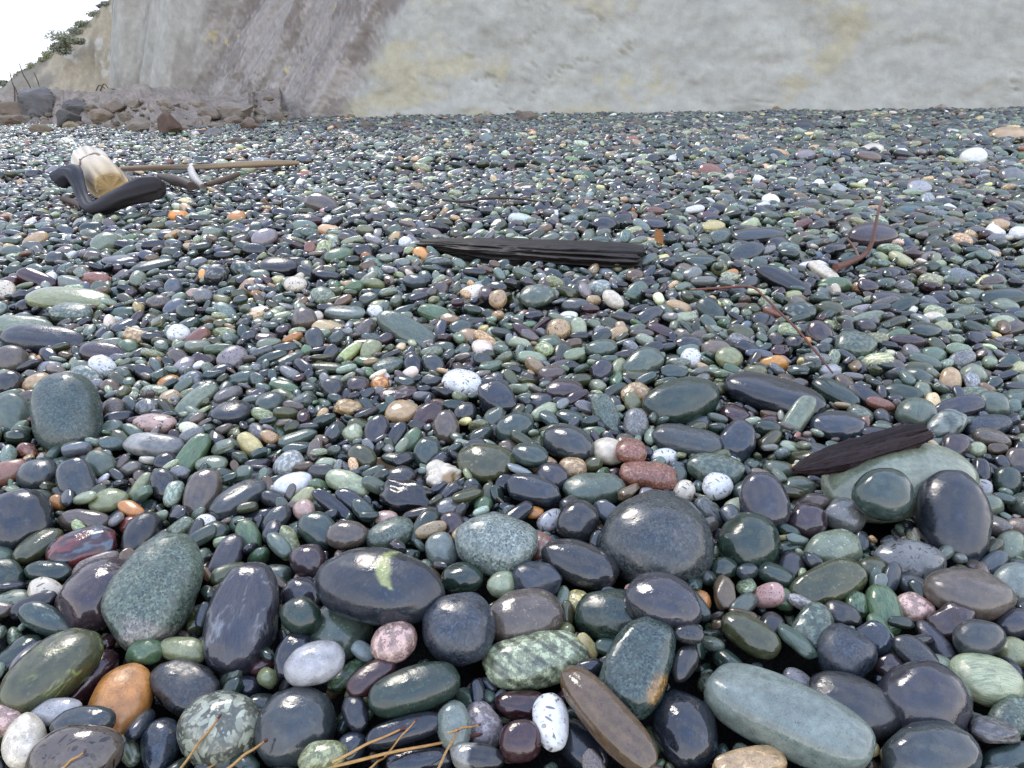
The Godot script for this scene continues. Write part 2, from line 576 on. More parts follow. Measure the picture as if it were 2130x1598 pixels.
# ---------------------------------------------------------------- the stones one can pick out: x, y, length, width, turn, colour, grain and marks, label
const STONES := [
[2103,285,95,44,0,"tan","p","large tan cobble below the cliff"],
[2025,327,60,40,-15,"white","pq","smooth white oval cobble lying before the tan cobble"],
[1812,312,54,27,-8,"cream","pq","creamy white oval cobble among dark stones below the cliff"],
[1675,324,48,26,-10,"lilac","pq","lilac grey oval cobble among dark stones below the cliff"],
[2103,366,56,38,0,"grey","p","pale grey rounded cobble beside the white oval cobble"],
[1478,357,54,34,12,"rust","pq","reddish tan cobble with a fold across its top"],
[1672,264,52,30,5,"charcoal","p","dark grey round cobble close under the smooth cliff"],
[1912,392,56,34,0,"lgrey","s","pale speckled round cobble on small dark shingle"],
[1013,290,34,26,30,"pteal","p","pale teal tilted pebble standing out of fine shingle"],
[980,310,38,17,8,"tan","p","orange tan pebble lying on a dark one below the cliff"],
[1303,316,38,22,0,"olive","p","olive brown rounded pebble near the cliff foot"],
[1250,323,48,16,3,"olive","p","long olive pebble near the cliff foot"],
[1084,322,36,18,15,"dgreen","p","dark green rounded pebble near the cliff foot"],
[2077,469,46,28,-5,"tan","p","yellow tan wedge pebble among dark shingle"],
[2120,485,44,30,0,"white","pq","white rounded pebble half out of the dark shingle"],
[1812,491,104,56,0,"plum","pq","large purple brown dome cobble behind a reddish twig"],
[1578,489,122,34,-3,"slate","t","long flat grey slate cobble with pale streaks"],
[1481,471,56,26,-4,"yellow","p","pale yellow flat oval pebble"],
[1553,526,80,42,-15,"slate","pa","grey triangular slate pebble with a ridged top"],
[1458,543,66,29,0,"teal","t","dark teal oval pebble with foliated streaks"],
[1256,466,56,38,0,"navy","p","dark navy dome pebble behind the driftwood plank"],
[1358,465,60,29,8,"indigo","p","violet grey oval pebble behind the driftwood plank"],
[1334,470,46,22,35,"pteal","p","pale teal slender pebble leaning on a violet grey one"],
[982,459,38,18,5,"maroon","p","dark red oval pebble behind the driftwood plank"],
[670,426,76,48,20,"taupe","p","large brown grey cobble alone on fine shingle"],
[493,452,40,28,-5,"orange","p","orange rounded pebble beside a thin upright twig"],
[74,500,62,32,-25,"tan","pq","orange tan oval pebble leaning on a pale green one"],
[218,506,66,46,-25,"sage","p","pale green wedge cobble leaning on a dark flat one"],
[117,540,48,38,0,"slate","t","round grey disc pebble with fine rings"],
[320,553,100,25,-12,"dgreen","pq","long black green finger pebble"],
[250,543,80,27,-3,"indigo","f","flat violet grey oval pebble with pale flecks"],
[450,574,52,48,0,"charcoal","x","glossy charcoal round pebble with whitish specks"],
[507,562,60,36,15,"dgreen","mx","dark green pebble with a pale mottled patch"],
[705,532,64,34,-12,"green","p","green oval pebble beside a brick red one"],
[843,505,29,28,0,"white","pq","small white round pebble at the tip of the plank"],
[549,495,58,40,-20,"lilac","pq","pale lilac brown cobble beside a rusty pebble"],
[580,555,88,42,0,"black","pq","glossy black oval cobble"],
[645,516,26,30,80,"rust","p","small brick red upright pebble"],
[1321,573,40,28,0,"brown","pq","chestnut brown round pebble below the plank"],
[1520,573,38,26,-30,"orange","p","amber brown tilted pebble below the plank"],
[1714,566,78,30,32,"cream","pq","long cream pebble leaning down beside dark ones"],
[1628,585,135,44,28,"black","p","long glossy black cobble lying slantwise"],
[1805,596,46,32,10,"plum","p","plum round flat pebble"],
[1847,622,74,34,0,"charcoal","f","dark charcoal oval pebble with fine flecks"],
[1872,641,84,32,-24,"dgreen","p","long dark green pebble lying slantwise over pale green"],
[2088,622,112,46,-4,"dgreen","p","broad dark green flat cobble under a mint disc"],
[2090,636,62,32,8,"sage","pq","mint green disc pebble lying on the dark green cobble"],
[78,583,98,40,22,"maroon","p","long maroon brown cobble lying slantwise"],
[10,606,50,46,0,"cream","s","cream round pebble beside a dark tilted one"],
[360,598,40,40,60,"blue","pq","blue grey flat heart shaped pebble"],
[615,592,50,36,0,"cream","sq","creamy white round pebble on black shingle"],
[670,616,52,38,10,"sage","mv","pale green round pebble with faint veins"],
[1116,616,76,52,-5,"ggreen","x","grey disc cobble with whitish crystals on its face"],
[1275,624,52,34,38,"cream","pq","cream egg shaped pebble lying slantwise"],
[1036,623,40,42,0,"tan","s","creamy tan round pebble with brown stains"],
[1476,646,68,46,35,"dgreen","f","dark green wedge pebble with pale flecks"],
[1351,658,64,36,-25,"slate","p","grey slate wedge pebble lying slantwise"],
[1421,662,66,25,-8,"pgreen","p","pale lime slender pebble"],
[1184,657,38,20,0,"white","p","small white pebble behind a tan granite one"],
[142,625,182,56,3,"pole","tq","long pale olive cobble with fine grain"],
[330,629,52,33,0,"taupe","g","brown speckled oval pebble beside the blue grey heart"],
[422,616,46,38,0,"grey","ta","grey angular pebble with a worn ridge"],
[363,639,56,33,-28,"blue","pq","pale blue grey oval pebble"],
[147,651,95,44,0,"ggreen","mx","grey green cobble between pale green and olive ones"],
[45,682,145,52,4,"sage","t","broad pale green cobble under the grey green one"],
[260,679,66,30,-20,"slate","p","slate blue oval pebble lying on a tan wedge"],
[370,694,52,41,0,"white","s","white pebble with black pepper spots"],
[282,700,68,36,15,"tan","ma","tan angular pebble with brown corners"],
[633,665,58,52,0,"taupe","p","brown round pebble with a dull skin"],
[718,651,90,32,0,"pteal","p","flat pale teal cobble under small pebbles"],
[780,648,34,28,0,"white","sq","small white round pebble between grey slabs"],
[900,652,68,37,15,"green","tv","green oval pebble with dark foliation"],
[958,681,54,35,-15,"teal","pq","teal blue oval pebble"],
[1162,686,54,48,0,"tan","s","tan granite round pebble with grey specks"],
[1203,686,38,52,85,"pgreen","p","pale jade upright pebble beside the tan granite"],
[1283,695,54,29,-25,"tan","pq","tan oval pebble resting on a grey disc"],
[1376,690,68,27,22,"maroon","p","red brown long pebble lying slantwise"],
[1664,648,78,43,0,"dgreen","x","bottle green oval pebble with a white crust"],
[1805,663,84,29,-15,"sage","p","pale sage slender pebble lying slantwise"],
[1942,661,44,27,0,"cream","pq","cream half hidden pebble between dark green ones"],
[1922,689,78,39,4,"dgreen","pq","dark bottle green oval pebble"],
[1865,701,60,31,-20,"green","pq","mid green oval pebble beside the bottle green one"],
[2085,674,58,38,-8,"pgreen","p","pale celadon flat pebble behind a brown one"],
[2106,686,60,32,-20,"taupe","p","brown oval pebble resting on a celadon one"],
[1702,696,64,56,30,"plum","qc","plum round pebble cracked across its face"],
[267,723,46,35,0,"green","pq","mint green rounded pebble on a dark flat one"],
[655,711,44,62,80,"slate","pq","slate grey upright oval pebble"],
[760,688,60,36,-55,"taupe","p","taupe slender pebble standing on end"],
[846,691,145,60,30,"ggreen","t","flat glassy grey green slab lying slantwise"],
[92,709,192,66,4,"navy","fq","long dark navy cobble"],
[1433,713,68,38,5,"black","b","black pebble peppered with white crystals"],
[1253,725,68,40,-5,"ggreen","pq","grey green flat oval pebble"],
[727,734,70,26,-38,"lime","p","lime green slender pebble standing slantwise"],
[770,729,56,40,-55,"pole","p","khaki triangular pebble beside the lime one"],
[1622,731,44,29,-8,"maroon","pq","dark maroon bean shaped pebble"],
[1437,746,46,45,0,"white","sq","white round pebble with grey specks under a peppered black one"],
[1775,718,90,60,4,"ggreen","m","mottled grey green cobble with mossy blotches"],
[217,736,108,50,8,"plum","p","dark purple flat cobble behind a white pebble"],
[483,746,70,52,-22,"lilac","sq","pale lilac oval pebble with sparse specks"],
[1516,745,60,50,5,"pole","pq","khaki green rounded pebble"],
[2002,749,60,42,-18,"grey","g","grey speckled oval pebble"],
[22,750,80,64,10,"taupe","p","brown taupe rounded cobble under the long navy one"],
[600,751,80,25,-25,"dgreen","g","dark green speckled finger pebble"],
[808,761,70,35,-12,"ggreen","m","grey green oval pebble with mossy mottles"],
[1336,758,94,62,-30,"ggreen","t","large sage grey cobble behind an olive finger pebble"],
[678,765,90,24,3,"olive","pq","long dark olive finger pebble"],
[860,761,42,54,85,"navy","p","navy upright pebble behind a dark slate one"],
[903,761,52,42,45,"slate","f","dark slate round pebble leaning on a navy one"],
[212,764,64,49,20,"white","sq","white rounded pebble on a dark purple slab"],
[382,763,64,33,-30,"lilac","p","mauve brown oval pebble with a pale back"],
[460,773,58,32,-20,"navy","pq","blue black oval pebble in front of a pale lilac one"],
[1251,773,48,54,-60,"indigo","p","indigo tilted pebble beside a black slender one"],
[1727,770,54,28,0,"lgrey","p","pale grey white pebble at the end of a twig"],
[765,752,60,24,5,"green","pq","grass green oval pebble"],
[1331,784,82,27,6,"olive","tq","olive finger pebble before a sage grey cobble"],
[180,786,72,52,25,"pteal","mx","pale sea green cobble behind the blue granite egg"],
[78,796,64,42,-15,"tan","p","tan pebble tucked behind the blue granite egg"],
[350,794,50,26,-18,"orange","pq","orange oval pebble beside a dark slender one"],
[18,800,70,56,0,"charcoal","pq","dark charcoal round cobble"],
[963,796,86,58,12,"white","sq","large flat white pebble with faint grey specks"],
[790,798,42,34,-10,"orange","m","yellow orange pebble with dark spots"],
[743,803,50,43,-10,"plum","p","mauve grey rounded pebble"],
[693,810,48,48,0,"charcoal","p","charcoal rounded pebble with a flat face"],
[590,806,66,30,12,"green","pq","smooth green oval pebble beside an amber one"],
[322,813,58,26,0,"pgreen","m","pale green long pebble with dark veins"],
[228,807,46,36,5,"brown","pq","glossy brown bean pebble"],
[1176,811,82,47,5,"plum","f","purple brown cobble with pale pits"],
[1098,810,44,27,0,"pgreen","pq","pale green bean pebble"],
[1321,820,64,48,-5,"tan","mo","cream pebble with an orange stain on its side"],
[1977,792,50,58,85,"tan","pq","ochre yellow egg standing upright"],
[1920,816,40,48,70,"sage","p","sage grey upright pebble"],
[1805,829,96,40,32,"navy","g","dark slate slender pebble with grainy skin"],
[1737,819,114,50,28,"dgreen","pq","long dark green cobble"],
[828,821,84,36,-10,"maroon","x","dark maroon oval pebble with pale flecks"],
[1417,834,162,98,-12,"dgreen","pq","big dark grey green egg shaped cobble"],
[1610,822,225,78,16,"navy","pq","long dark blue slate cobble under a pale green one"],
[408,833,110,44,-38,"sage","pq","pale green spindle pebble lying slantwise"],
[562,839,68,47,-15,"teal","pq","blue teal flat oval pebble"],
[1030,832,95,76,40,"navy","fa","blue black angular cobble below the flat white one"],
[235,851,48,47,0,"taupe","g","brown granite ball beside the blue granite egg"],
[307,849,54,42,-10,"grey","tn","grey striped round pebble"],
[1133,857,66,33,-22,"pgreen","t","pale green streaked oval pebble"],
[836,857,74,50,-8,"tan","pq","sandy yellow oval pebble"],
[968,859,54,44,-20,"charcoal","m","black and cream netted pebble"],
[482,859,90,52,-12,"navy","pq","glossy blue black oval pebble"],
[140,868,158,192,82,"teal","gq","large blue green granite egg standing upright"],
[1262,863,108,52,66,"ggreen","g","grey green slender cobble lying lengthwise"],
[890,863,78,50,-35,"maroon","p","dark maroon pebble behind a brown purple egg"],
[1528,863,68,38,15,"maroon","m","brown black oval pebble with a pinkish cap"],
[28,870,84,108,75,"ggreen","pq","smooth grey green cobble beside the blue granite egg"],
[1186,869,66,33,15,"teal","pq","dark teal oval pebble"],
[2065,844,84,57,10,"ggreen","p","grey green rounded cobble on a violet slab"],
[1997,850,120,52,-12,"indigo","pq","broad violet slate slab under smaller stones"],
[1907,861,92,70,12,"ggreen","tq","sage grey rounded cobble with fine lines"],
[1660,869,114,52,-55,"sage","p","long pale grey green cobble lying over navy slate"],
[1322,884,54,70,82,"grey","g","pale blue grey upright oval pebble"],
[322,882,94,44,0,"pink","s","pink granite oval pebble with dark specks"],
[1745,886,120,64,6,"dblue","pq","blue grey flat cobble behind the driftwood chunk"],
[1968,886,84,62,-25,"pteal","n","pale green pebble with dark parallel bands"],
[2055,886,110,50,-6,"dblue","g","dark blue lens shaped cobble"],
[1072,890,84,66,-25,"teal","p","grey teal oval pebble"],
[928,890,58,74,80,"taupe","pq","brown purple egg pebble"],
[735,903,46,40,0,"pgreen","p","pale yellow green rounded pebble"],
[783,899,52,80,-72,"indigo","pq","violet slate flat pebble standing on edge"],
[618,911,90,29,-18,"ggreen","t","grey green finger pebble beside small pale ones"],
[823,909,74,36,-58,"navy","pq","blue black slender pebble leaning on violet slate"],
[855,917,64,35,-55,"green","pq","green slender pebble leaning behind a navy one"],
[1431,918,160,66,12,"slate","fq","long blue slate cobble"],
[1536,916,82,100,-65,"dblue","pa","blue grey three cornered cobble"],
[1183,923,114,78,20,"slate","pq","grey slate disc cobble"],
[322,928,134,54,4,"grey","hq","grey cobble pale at one end and dark at the other"],
[522,928,66,42,42,"yellow","p","mustard yellow oval pebble"],
[1987,931,64,60,0,"plum","p","dark purple ball pebble beyond the driftwood chunk"],
[2033,936,44,34,0,"pgreen","pq","pale mint oval pebble beside the purple ball"],
[56,938,48,33,20,"rust","m","orange red pebble tucked under the blue granite egg"],
[888,941,58,74,-80,"teal","p","dark teal rounded pebble beside brown quartz"],
[1266,939,72,58,15,"cream","q","yellow white quartz pebble behind red granite"],
[1312,939,70,54,8,"rust","g","reddish granite oval pebble with black specks"],
[1103,946,82,50,8,"teal","pq","sea green glossy oval pebble"],
[400,946,112,52,-52,"green","t","pale green finger cobble standing slantwise"],
[1381,951,58,38,0,"white","s","white speckled pebble beside red granite"],
[753,951,66,52,30,"olive","pq","dark olive egg pebble"],
[825,956,70,29,8,"dgreen","p","dark green lens pebble"],
[2120,960,64,58,-10,"taupe","p","brown taupe rounded pebble at a dark cluster"],
[1010,962,128,84,5,"olive","vq","olive brown glossy cobble"],
[207,966,72,60,15,"ggreen","p","grey green round pebble beside a slate disc"],
[440,966,72,36,-5,"sage","pq","pale sage flat pebble under a taupe one"],
[343,961,54,40,-20,"black","p","black round pebble beside a green finger cobble"],
[1131,968,62,34,-8,"tan","s","tan speckled pebble behind a violet disc"],
[1192,973,60,48,10,"tan","m","cream and grey granite pebble"],
[1490,976,130,64,8,"ggreen","m","mossy grey green speckled cobble"],
[1867,1004,335,160,-4,"boulder","pq","very large pale green granite boulder under driftwood"],
[78,989,96,66,-15,"slate","t","blue slate flat pebble with fine streaks"],
[918,989,76,56,-18,"cream","ko","knobbly cream quartz pebble with amber nose"],
[835,992,68,46,0,"charcoal","p","charcoal pebble with a pale triangular face"],
[1148,993,74,62,20,"indigo","pq","violet disc pebble behind a blue wedge"],
[1348,990,134,62,6,"rust","g","long brick red cobble with a flat top"],
[160,1004,88,108,62,"slate","f","slate grey upright cobble beside a flat one"],
[1662,1013,74,46,5,"ggreen","p","dull green grey flat pebble"],
[2095,1001,64,64,0,"dgreen","pq","dark green ball pebble"],
[723,1006,102,52,22,"pgreen","vq","pale yellow green oval pebble with faint lines"],
[610,1007,86,47,-20,"white","pq","blue white smooth oval pebble"],
[343,1009,66,74,40,"charcoal","g","dark granite pebble beside a taupe oval"],
[1492,1012,66,58,0,"white","sq","white ball pebble with grey granite specks"],
[292,1013,76,34,-50,"pole","p","olive yellow slender pebble"],
[2045,1018,44,46,45,"lgrey","s","small grey white pebble spotted black"],
[1108,1019,114,72,15,"dblue","pa","dark blue wedge cobble with a sharp ridge"],
[1238,1018,136,72,-4,"ggreen","f","grey green oval cobble with pale specks"],
[1423,1023,50,50,0,"cream","s","small pinkish white pebble above the round granite cobble"],
[421,1028,116,76,-66,"taupe","pq","taupe oval cobble above a blue slate one"],
[840,1034,124,68,10,"black","pk","black cobble with a notch in its top"],
[495,1039,136,62,-30,"slate","f","blue slate long cobble lying slantwise"],
[225,1041,86,48,-18,"pole","p","pale olive oval pebble between dark ones"],
[1838,1028,130,108,5,"teal","p","round grey teal cobble resting on the pale boulder"],
[120,1046,40,32,20,"orange","pq","small orange pebble behind a dark slate slab"],
[1590,1044,104,130,64,"indigo","pq","violet slate oval cobble"],
[735,1046,94,40,35,"dblue","pq","dark blue slender pebble behind a black spindle"],
[695,1054,120,36,38,"navy","p","blue black spindle pebble lying slantwise"],
[938,1055,76,42,-15,"grey","t","grey lined oval pebble beside a dark round one"],
[632,1061,48,46,0,"pink","pq","small peach ball pebble"],
[757,1063,62,38,45,"teal","pq","dark teal slender pebble across a black spindle"],
[1536,1058,64,46,10,"pgreen","pq","pale mint pebble tucked behind a dark green cobble"],
[1108,1066,48,28,5,"orange","pq","small amber bean pebble"],
[1005,1051,40,36,-10,"green","pq","small moss green pebble"],
[1758,1073,88,76,10,"grey","f","grey speckled round pebble beside the pale boulder"],
[803,1078,52,34,0,"pink","p","pale pink pebble behind grey granite"],
[1986,1080,160,216,76,"navy","q","large blue black cobble standing against the pale boulder"],
[575,1081,80,46,-45,"slate","p","dark slate tilted pebble beside a peach ball"],
[1148,1083,66,46,-25,"lgrey","s","grey white granite pebble behind a charcoal one"],
[1678,1086,82,84,0,"plum","p","dark purple ball pebble beside a grey speckled one"],
[1201,1086,88,96,-58,"charcoal","f","charcoal ridged pebble beside the round granite cobble"],
[175,1084,116,50,5,"taupe","t","grey brown wedge cobble behind red jasper"],
[38,1088,160,144,-12,"navy","f","large dark slate cobble with pale flecks"],
[940,1093,56,64,75,"plum","pq","dark plum egg pebble"],
[268,1091,46,33,-25,"red","pq","small bright red pebble behind a black oval"],
[663,1104,92,72,38,"teal","pq","smooth teal blue egg pebble"],
[883,1099,94,48,-58,"dgreen","p","dark green slender pebble beside grey granite"],
[448,1106,60,44,-10,"dgreen","pq","dark green small egg pebble"],
[813,1111,110,64,-20,"ggreen","g","grey granite oval cobble with a pale back"],
[720,1113,90,62,-4,"taupe","q","taupe purple rounded pebble"],
[293,1114,114,70,-55,"black","pq","black oval cobble leaning on red jasper"],
[517,1118,54,80,65,"green","t","bright green striped pebble"],
[1365,1120,238,212,8,"slate","gq","very large round blue granite cobble with pale crystals"],
[1558,1131,134,130,30,"dgreen","fq","dark grey green round cobble beside the blue granite one"],
[600,1129,48,80,80,"pole","ma","green mottled angular pebble"],
[80,1135,122,52,-30,"olive","pq","dark olive leaf shaped cobble"],
[1032,1132,176,130,4,"pteal","gq","pale blue green granite cobble"],
[2104,1139,74,76,0,"sage","f","pale green speckled ball pebble"],
[1733,1143,120,84,-8,"sage","f","pale green flat disc cobble on a dark speckled one"],
[170,1141,166,78,-18,"maroon","r","red jasper cobble with grey blue streaks"],
[1123,1142,66,76,60,"rust","x","rusty cobble with white lines behind pale granite"],
[918,1146,66,80,60,"pteal","p","pale grey green pebble behind the big blue cobble"],
[1894,1166,150,86,10,"grey","s","grey white cobble with black spots"],
[470,1166,128,62,-60,"indigo","pq","violet slate cobble behind a larger one"],
[643,1169,78,78,0,"plum","f","dark purple round cobble behind the big blue cobble"],
[1207,1173,170,92,20,"charcoal","fq","charcoal lens shaped cobble"],
[1815,1186,70,54,15,"olive","f","dark olive grey rounded pebble"],
[100,1190,104,50,0,"dgreen","p","dark green cobble under red jasper"],
[963,1203,92,66,0,"dgreen","p","dark sea green cobble below pale granite"],
[1505,1182,60,50,0,"dgreen","p","dark bottle green pebble below round granite"],
[12,1200,80,82,0,"dgreen","m","dark green speckled round cobble"],
[2110,1216,96,100,0,"pteal","pq","pale teal smooth cobble behind a brown oval"],
[1722,1217,172,92,-20,"olive","fq","olive grey speckled long cobble"],
[788,1220,270,164,8,"navy","fyq","big dark blue cobble with yellow patch across its top"],
[1116,1210,112,82,18,"dblue","pa","blue slate slanted cobble under a taupe oval"],
[1045,1214,66,58,-30,"pgreen","p","pale yellow green pebble under a taupe oval"],
[1915,1228,130,46,30,"slate","p","grey slate finger pebble against a brown cobble"],
[325,1226,280,176,-60,"ggreen","gw","large pale grey green cobble with rough pinkish foot"],
[2015,1233,196,108,12,"taupe","pq","large smooth brown oval cobble"],
[210,1237,200,140,-35,"plum","fq","large plum cobble with dull red spots"],
[96,1233,86,64,15,"cream","sq","small cream egg pebble with dark specks"],
[626,1240,86,84,10,"indigo","q","indigo dome cobble behind a green grey ball"],
[28,1252,78,50,-15,"sage","s","pale green speckled oval pebble behind the cream egg"],
[1458,1252,44,50,70,"orange","pq","small amber ball pebble beside indigo slate"],
[1630,1247,42,52,60,"green","p","small green drop shaped pebble"],
[1380,1254,172,118,25,"indigo","fq","indigo oval cobble scattered with pale flecks"],
[1203,1252,58,50,20,"yellow","m","cream yellow pebble tip behind a dark green cobble"],
[1782,1257,50,64,65,"green","nt","pale green striped pebble beside a green spindle"],
[1902,1265,88,60,20,"pink","m","white and pink quartz pebble"],
[1840,1269,120,72,66,"green","tq","green spindle pebble standing slantwise"],
[1752,1279,84,54,20,"charcoal","p","brown grey lens pebble on a speckled teal one"],
[505,1281,256,150,-72,"indigo","tv","large violet grey cobble with folded lines"],
[629,1281,86,84,0,"dgreen","f","dark green grey ball cobble"],
[1092,1285,166,122,-8,"taupe","fq","taupe brown egg cobble resting on pale green marble"],
[1286,1283,192,118,12,"dgreen","g","dark green granite cobble behind an upright teal one"],
[94,1290,122,66,22,"teal","vq","dark teal oval cobble with white veins"],
[410,1290,78,42,-60,"olive","mk","brown green rough pebble between two large cobbles"],
[1985,1291,90,78,0,"plum","k","dark purple rough pebble"],
[2112,1297,90,64,-5,"indigo","q","violet slate cobble beside a slate grey ball"],
[955,1307,156,154,0,"dblue","gq","round dark blue granite cobble beside a taupe egg"],
[710,1309,152,124,-35,"ggreen","fq","green grey speckled oval cobble under a pale egg"],
[1606,1308,64,76,70,"black","p","blackish purple glossy pebble"],
[1692,1311,94,112,-70,"ggreen","mv","grey teal cobble with pale marbled veins"],
[1561,1320,144,74,32,"olive","pq","dark olive long cobble"],
[1834,1321,108,44,60,"green","pq","sea green spindle pebble beside the green one"],
[1433,1319,66,44,5,"charcoal","g","small dark grainy pebble under indigo slate"],
[820,1335,106,84,-42,"pink","mq","pinkish tan granite egg pebble"],
[2036,1328,114,84,4,"slate","q","slate grey ball cobble"],
[1945,1334,116,46,48,"indigo","p","violet grey finger pebble"],
[382,1353,110,62,5,"pole","p","pale olive cobble above a charcoal one"],
[302,1357,84,56,-12,"green","v","dark green veined pebble under the large pale cobble"],
[37,1362,128,54,-38,"dgreen","pq","thin dark green slab standing on edge"],
[1760,1359,132,118,30,"dblue","g","blue white granite cobble"],
[2107,1360,66,76,30,"pole","p","khaki cobble behind a pale green streaked one"],
[610,1366,112,76,-60,"navy","f","dark slate cobble under the pale egg"],
[1110,1373,228,118,-8,"pgreen","mn","pale green marbled cobble with dark bands"],
[1328,1383,220,148,-66,"teal","go","blue green upright cobble with an orange stain"],
[655,1381,134,88,-20,"lgrey","q","pale grey smooth egg resting on dark slate"],
[1424,1381,84,52,-70,"charcoal","p","dark grey pebble behind the blue green upright cobble"],
[1942,1385,90,52,8,"sage","q","flat sage disc pebble behind pale streaked stone"],
[1850,1385,64,54,20,"plum","a","purple black pebble with a violet face"],
[110,1393,258,122,-38,"olive","pVq","long grey olive cobble with lime green veins"],
[723,1404,106,40,-38,"green","m","mossy green finger pebble"],
[773,1409,124,58,-35,"maroon","q","dark plum finger cobble"],
[179,1411,182,74,-40,"maroon","xq","long maroon cobble with yellowish flecks"],
[2052,1414,168,104,25,"pgreen","tq","pale green cobble with dark streaked grain"],
[382,1431,146,122,20,"charcoal","g","charcoal speckled rounded cobble"],
[863,1434,212,100,-18,"dgreen","fq","long dark green grey cobble"],
[253,1461,192,122,-60,"orange","pq","bright orange cobble between maroon and charcoal"],
[1922,1462,212,180,18,"indigo","q","large violet slate cobble"],
[1772,1470,215,132,25,"charcoal","q","dark charcoal cobble beside the very long pale one"],
[1085,1467,118,66,0,"maroon","p","brown black cobble under pale green marble"],
[740,1486,54,82,80,"navy","p","navy pebble standing under a plum one"],
[115,1481,116,58,-10,"lgrey","p","pale beige pebble under the maroon cobble"],
[1258,1489,292,94,48,"brown","q","long smooth brown cobble lying slantwise"],
[12,1500,82,70,0,"pink","m","pinkish brown pebble beside a cream oval"],
[1635,1492,412,156,26,"pteal","pq","very long pale blue green cobble"],
[1147,1501,124,76,80,"white","sq","white oval cobble with sparse dark specks"],
[2102,1498,116,96,-30,"ggreen","g","grey green grainy cobble beside dark water worn stone"],
[172,1506,142,74,-10,"slate","f","blue slate pebble with white specks behind tan granite"],
[1003,1509,104,80,78,"lilac","m","lilac pink oval pebble behind dry stems"],
[945,1511,76,110,80,"pteal","p","pale teal cobble behind the lilac one"],
[1424,1514,180,130,70,"navy","fq","dark navy oval cobble with grey specks"],
[615,1513,196,156,-38,"slate","q","large flat blue slate cobble"],
[845,1519,186,60,-15,"navy","q","long navy cobble under dry stems"],
[462,1520,184,168,-20,"blotch","b","round dark cobble with pale yellow blotches"],
[52,1541,122,92,-68,"cream","vq","cream white oval cobble with yellowish seam"],
[1085,1541,96,94,0,"maroon","p","dark maroon ball cobble beside the white oval"],
[1206,1550,146,82,50,"navy","q","navy cobble under the long brown one"],
[335,1552,128,84,-75,"dblue","m","blue black cobble beside the blotched one"],
[730,1556,76,58,-60,"dblue","p","dark blue small cobble under dry stems"],
[268,1560,72,48,70,"sage","n","green white banded pebble beside tan granite"],
[1934,1572,212,150,0,"slate","q","dark grey green dome cobble"],
[158,1574,210,134,-15,"taupe","sq","tan grey granite cobble with black specks"],
[672,1574,110,66,-15,"pole","m","pale yellow green cobble under dry stems"],
[2100,1580,130,70,-12,"teal","q","grey teal cobble with a long pale edge"],
[990,1577,118,68,10,"black","h","black cobble with a pinkish grey end"],
[870,1585,150,60,-8,"navy","f","dark blue cobble with fine pale specks under stems"],
[1560,1590,160,72,-8,"tan","v","beige cobble with a worn crease below a long one"],
]
func order_of(s: Array) -> float:
	# what lies underneath and behind is laid first
	var a := deg_to_rad(s[4])
	var half: float = 0.5 * sqrt(pow(s[2] * sin(a), 2.0) + pow(s[3] * cos(a), 2.0))
	var at_ := float(s[1]) + half * 0.8
	if s[7].contains("resting on") or s[7].contains("lying on the"):
		at_ += 110.0
	if s[7].contains(" under ") or s[7].contains("behind"):
		at_ -= half * 1.2
	return at_

func place_stones() -> void:
	var list := STONES.duplicate()
	list.sort_custom(func(p, q): return order_of(p) < order_of(q))
	for s in list:
		var A: float = maxf(s[2], s[3])
		var B: float = minf(s[2], s[3])
		var ang: float = s[4]
		var S := solve(s[0], s[1], A, B, ang)
		var t := settle(s[0], s[1], S, 0.46 if s[1] > 1000 else 0.62, 0.3, s[7].contains("resting on"))
		var p := eye + ray(s[0], s[1]) * t
		var b: Basis = S[0]
		var ax := Vector3(b.x.length(), b.y.length(), b.z.length()) * t
		var e := ellipsoid(Basis(b.x * t, b.y * t, b.z * t))
		lay(e, p.x, p.y - ground(p.x, p.z), p.z, 1)
		if t > 4.4:
			far_stones.append([p, maxf(e[6], e[7])])
		var codes: String = s[6]
		var g := "p"
		for k in "pgsbfmt":
			if codes.contains(k):
				g = k
				break
		var o := Vector3(rng.randf(), rng.randf(), rng.randf()) * 900.0
		var shape := stone_shape(o, codes)
		shape.m += 0.5 * clampf(A / B - 1.5, 0.0, 1.0)
		shape.shrink = lerpf(1.0, 0.92, clampf((shape.m - 2.0) / 0.7, 0.0, 1.0))
		if A / B > 2.0:
			shape.egg *= 0.4
			shape.lump *= 0.7
		var marks := codes.contains("v") or codes.contains("V") or codes.contains("n") or codes.contains("y") or codes.contains("o") or codes.contains("r") or codes.contains("x") or codes.contains("w") or codes.contains("h") or codes.contains("c")
		var n := clampi(int(A / (6.0 if marks else 11.0)), 5, 30 if marks else 18)
		var c: Array = COL[s[5]]
		var lum: float = c[0] * 0.3 + c[1] * 0.6 + c[2] * 0.1
		var rough: float = [0.17, 0.26, 0.40][rng.randi() % 3] if lum < 0.09 else [0.30, 0.46][rng.randi() % 2]
		if g == "g":
			rough += 0.14
		var called := "cobble" if s[7].contains("cobble") or s[7].contains("boulder") else "pebble"
		var m := put(called, stone_mesh(n, ax, shape, c, codes, grain(g)[1]), stone_mat(g, rough, 11.0 if g in ["p", "t", "m"] else 6.5))
		m.transform = Transform3D(b.orthonormalized(), p)
		tag(m, s[7], called, "loose stones of the beach")

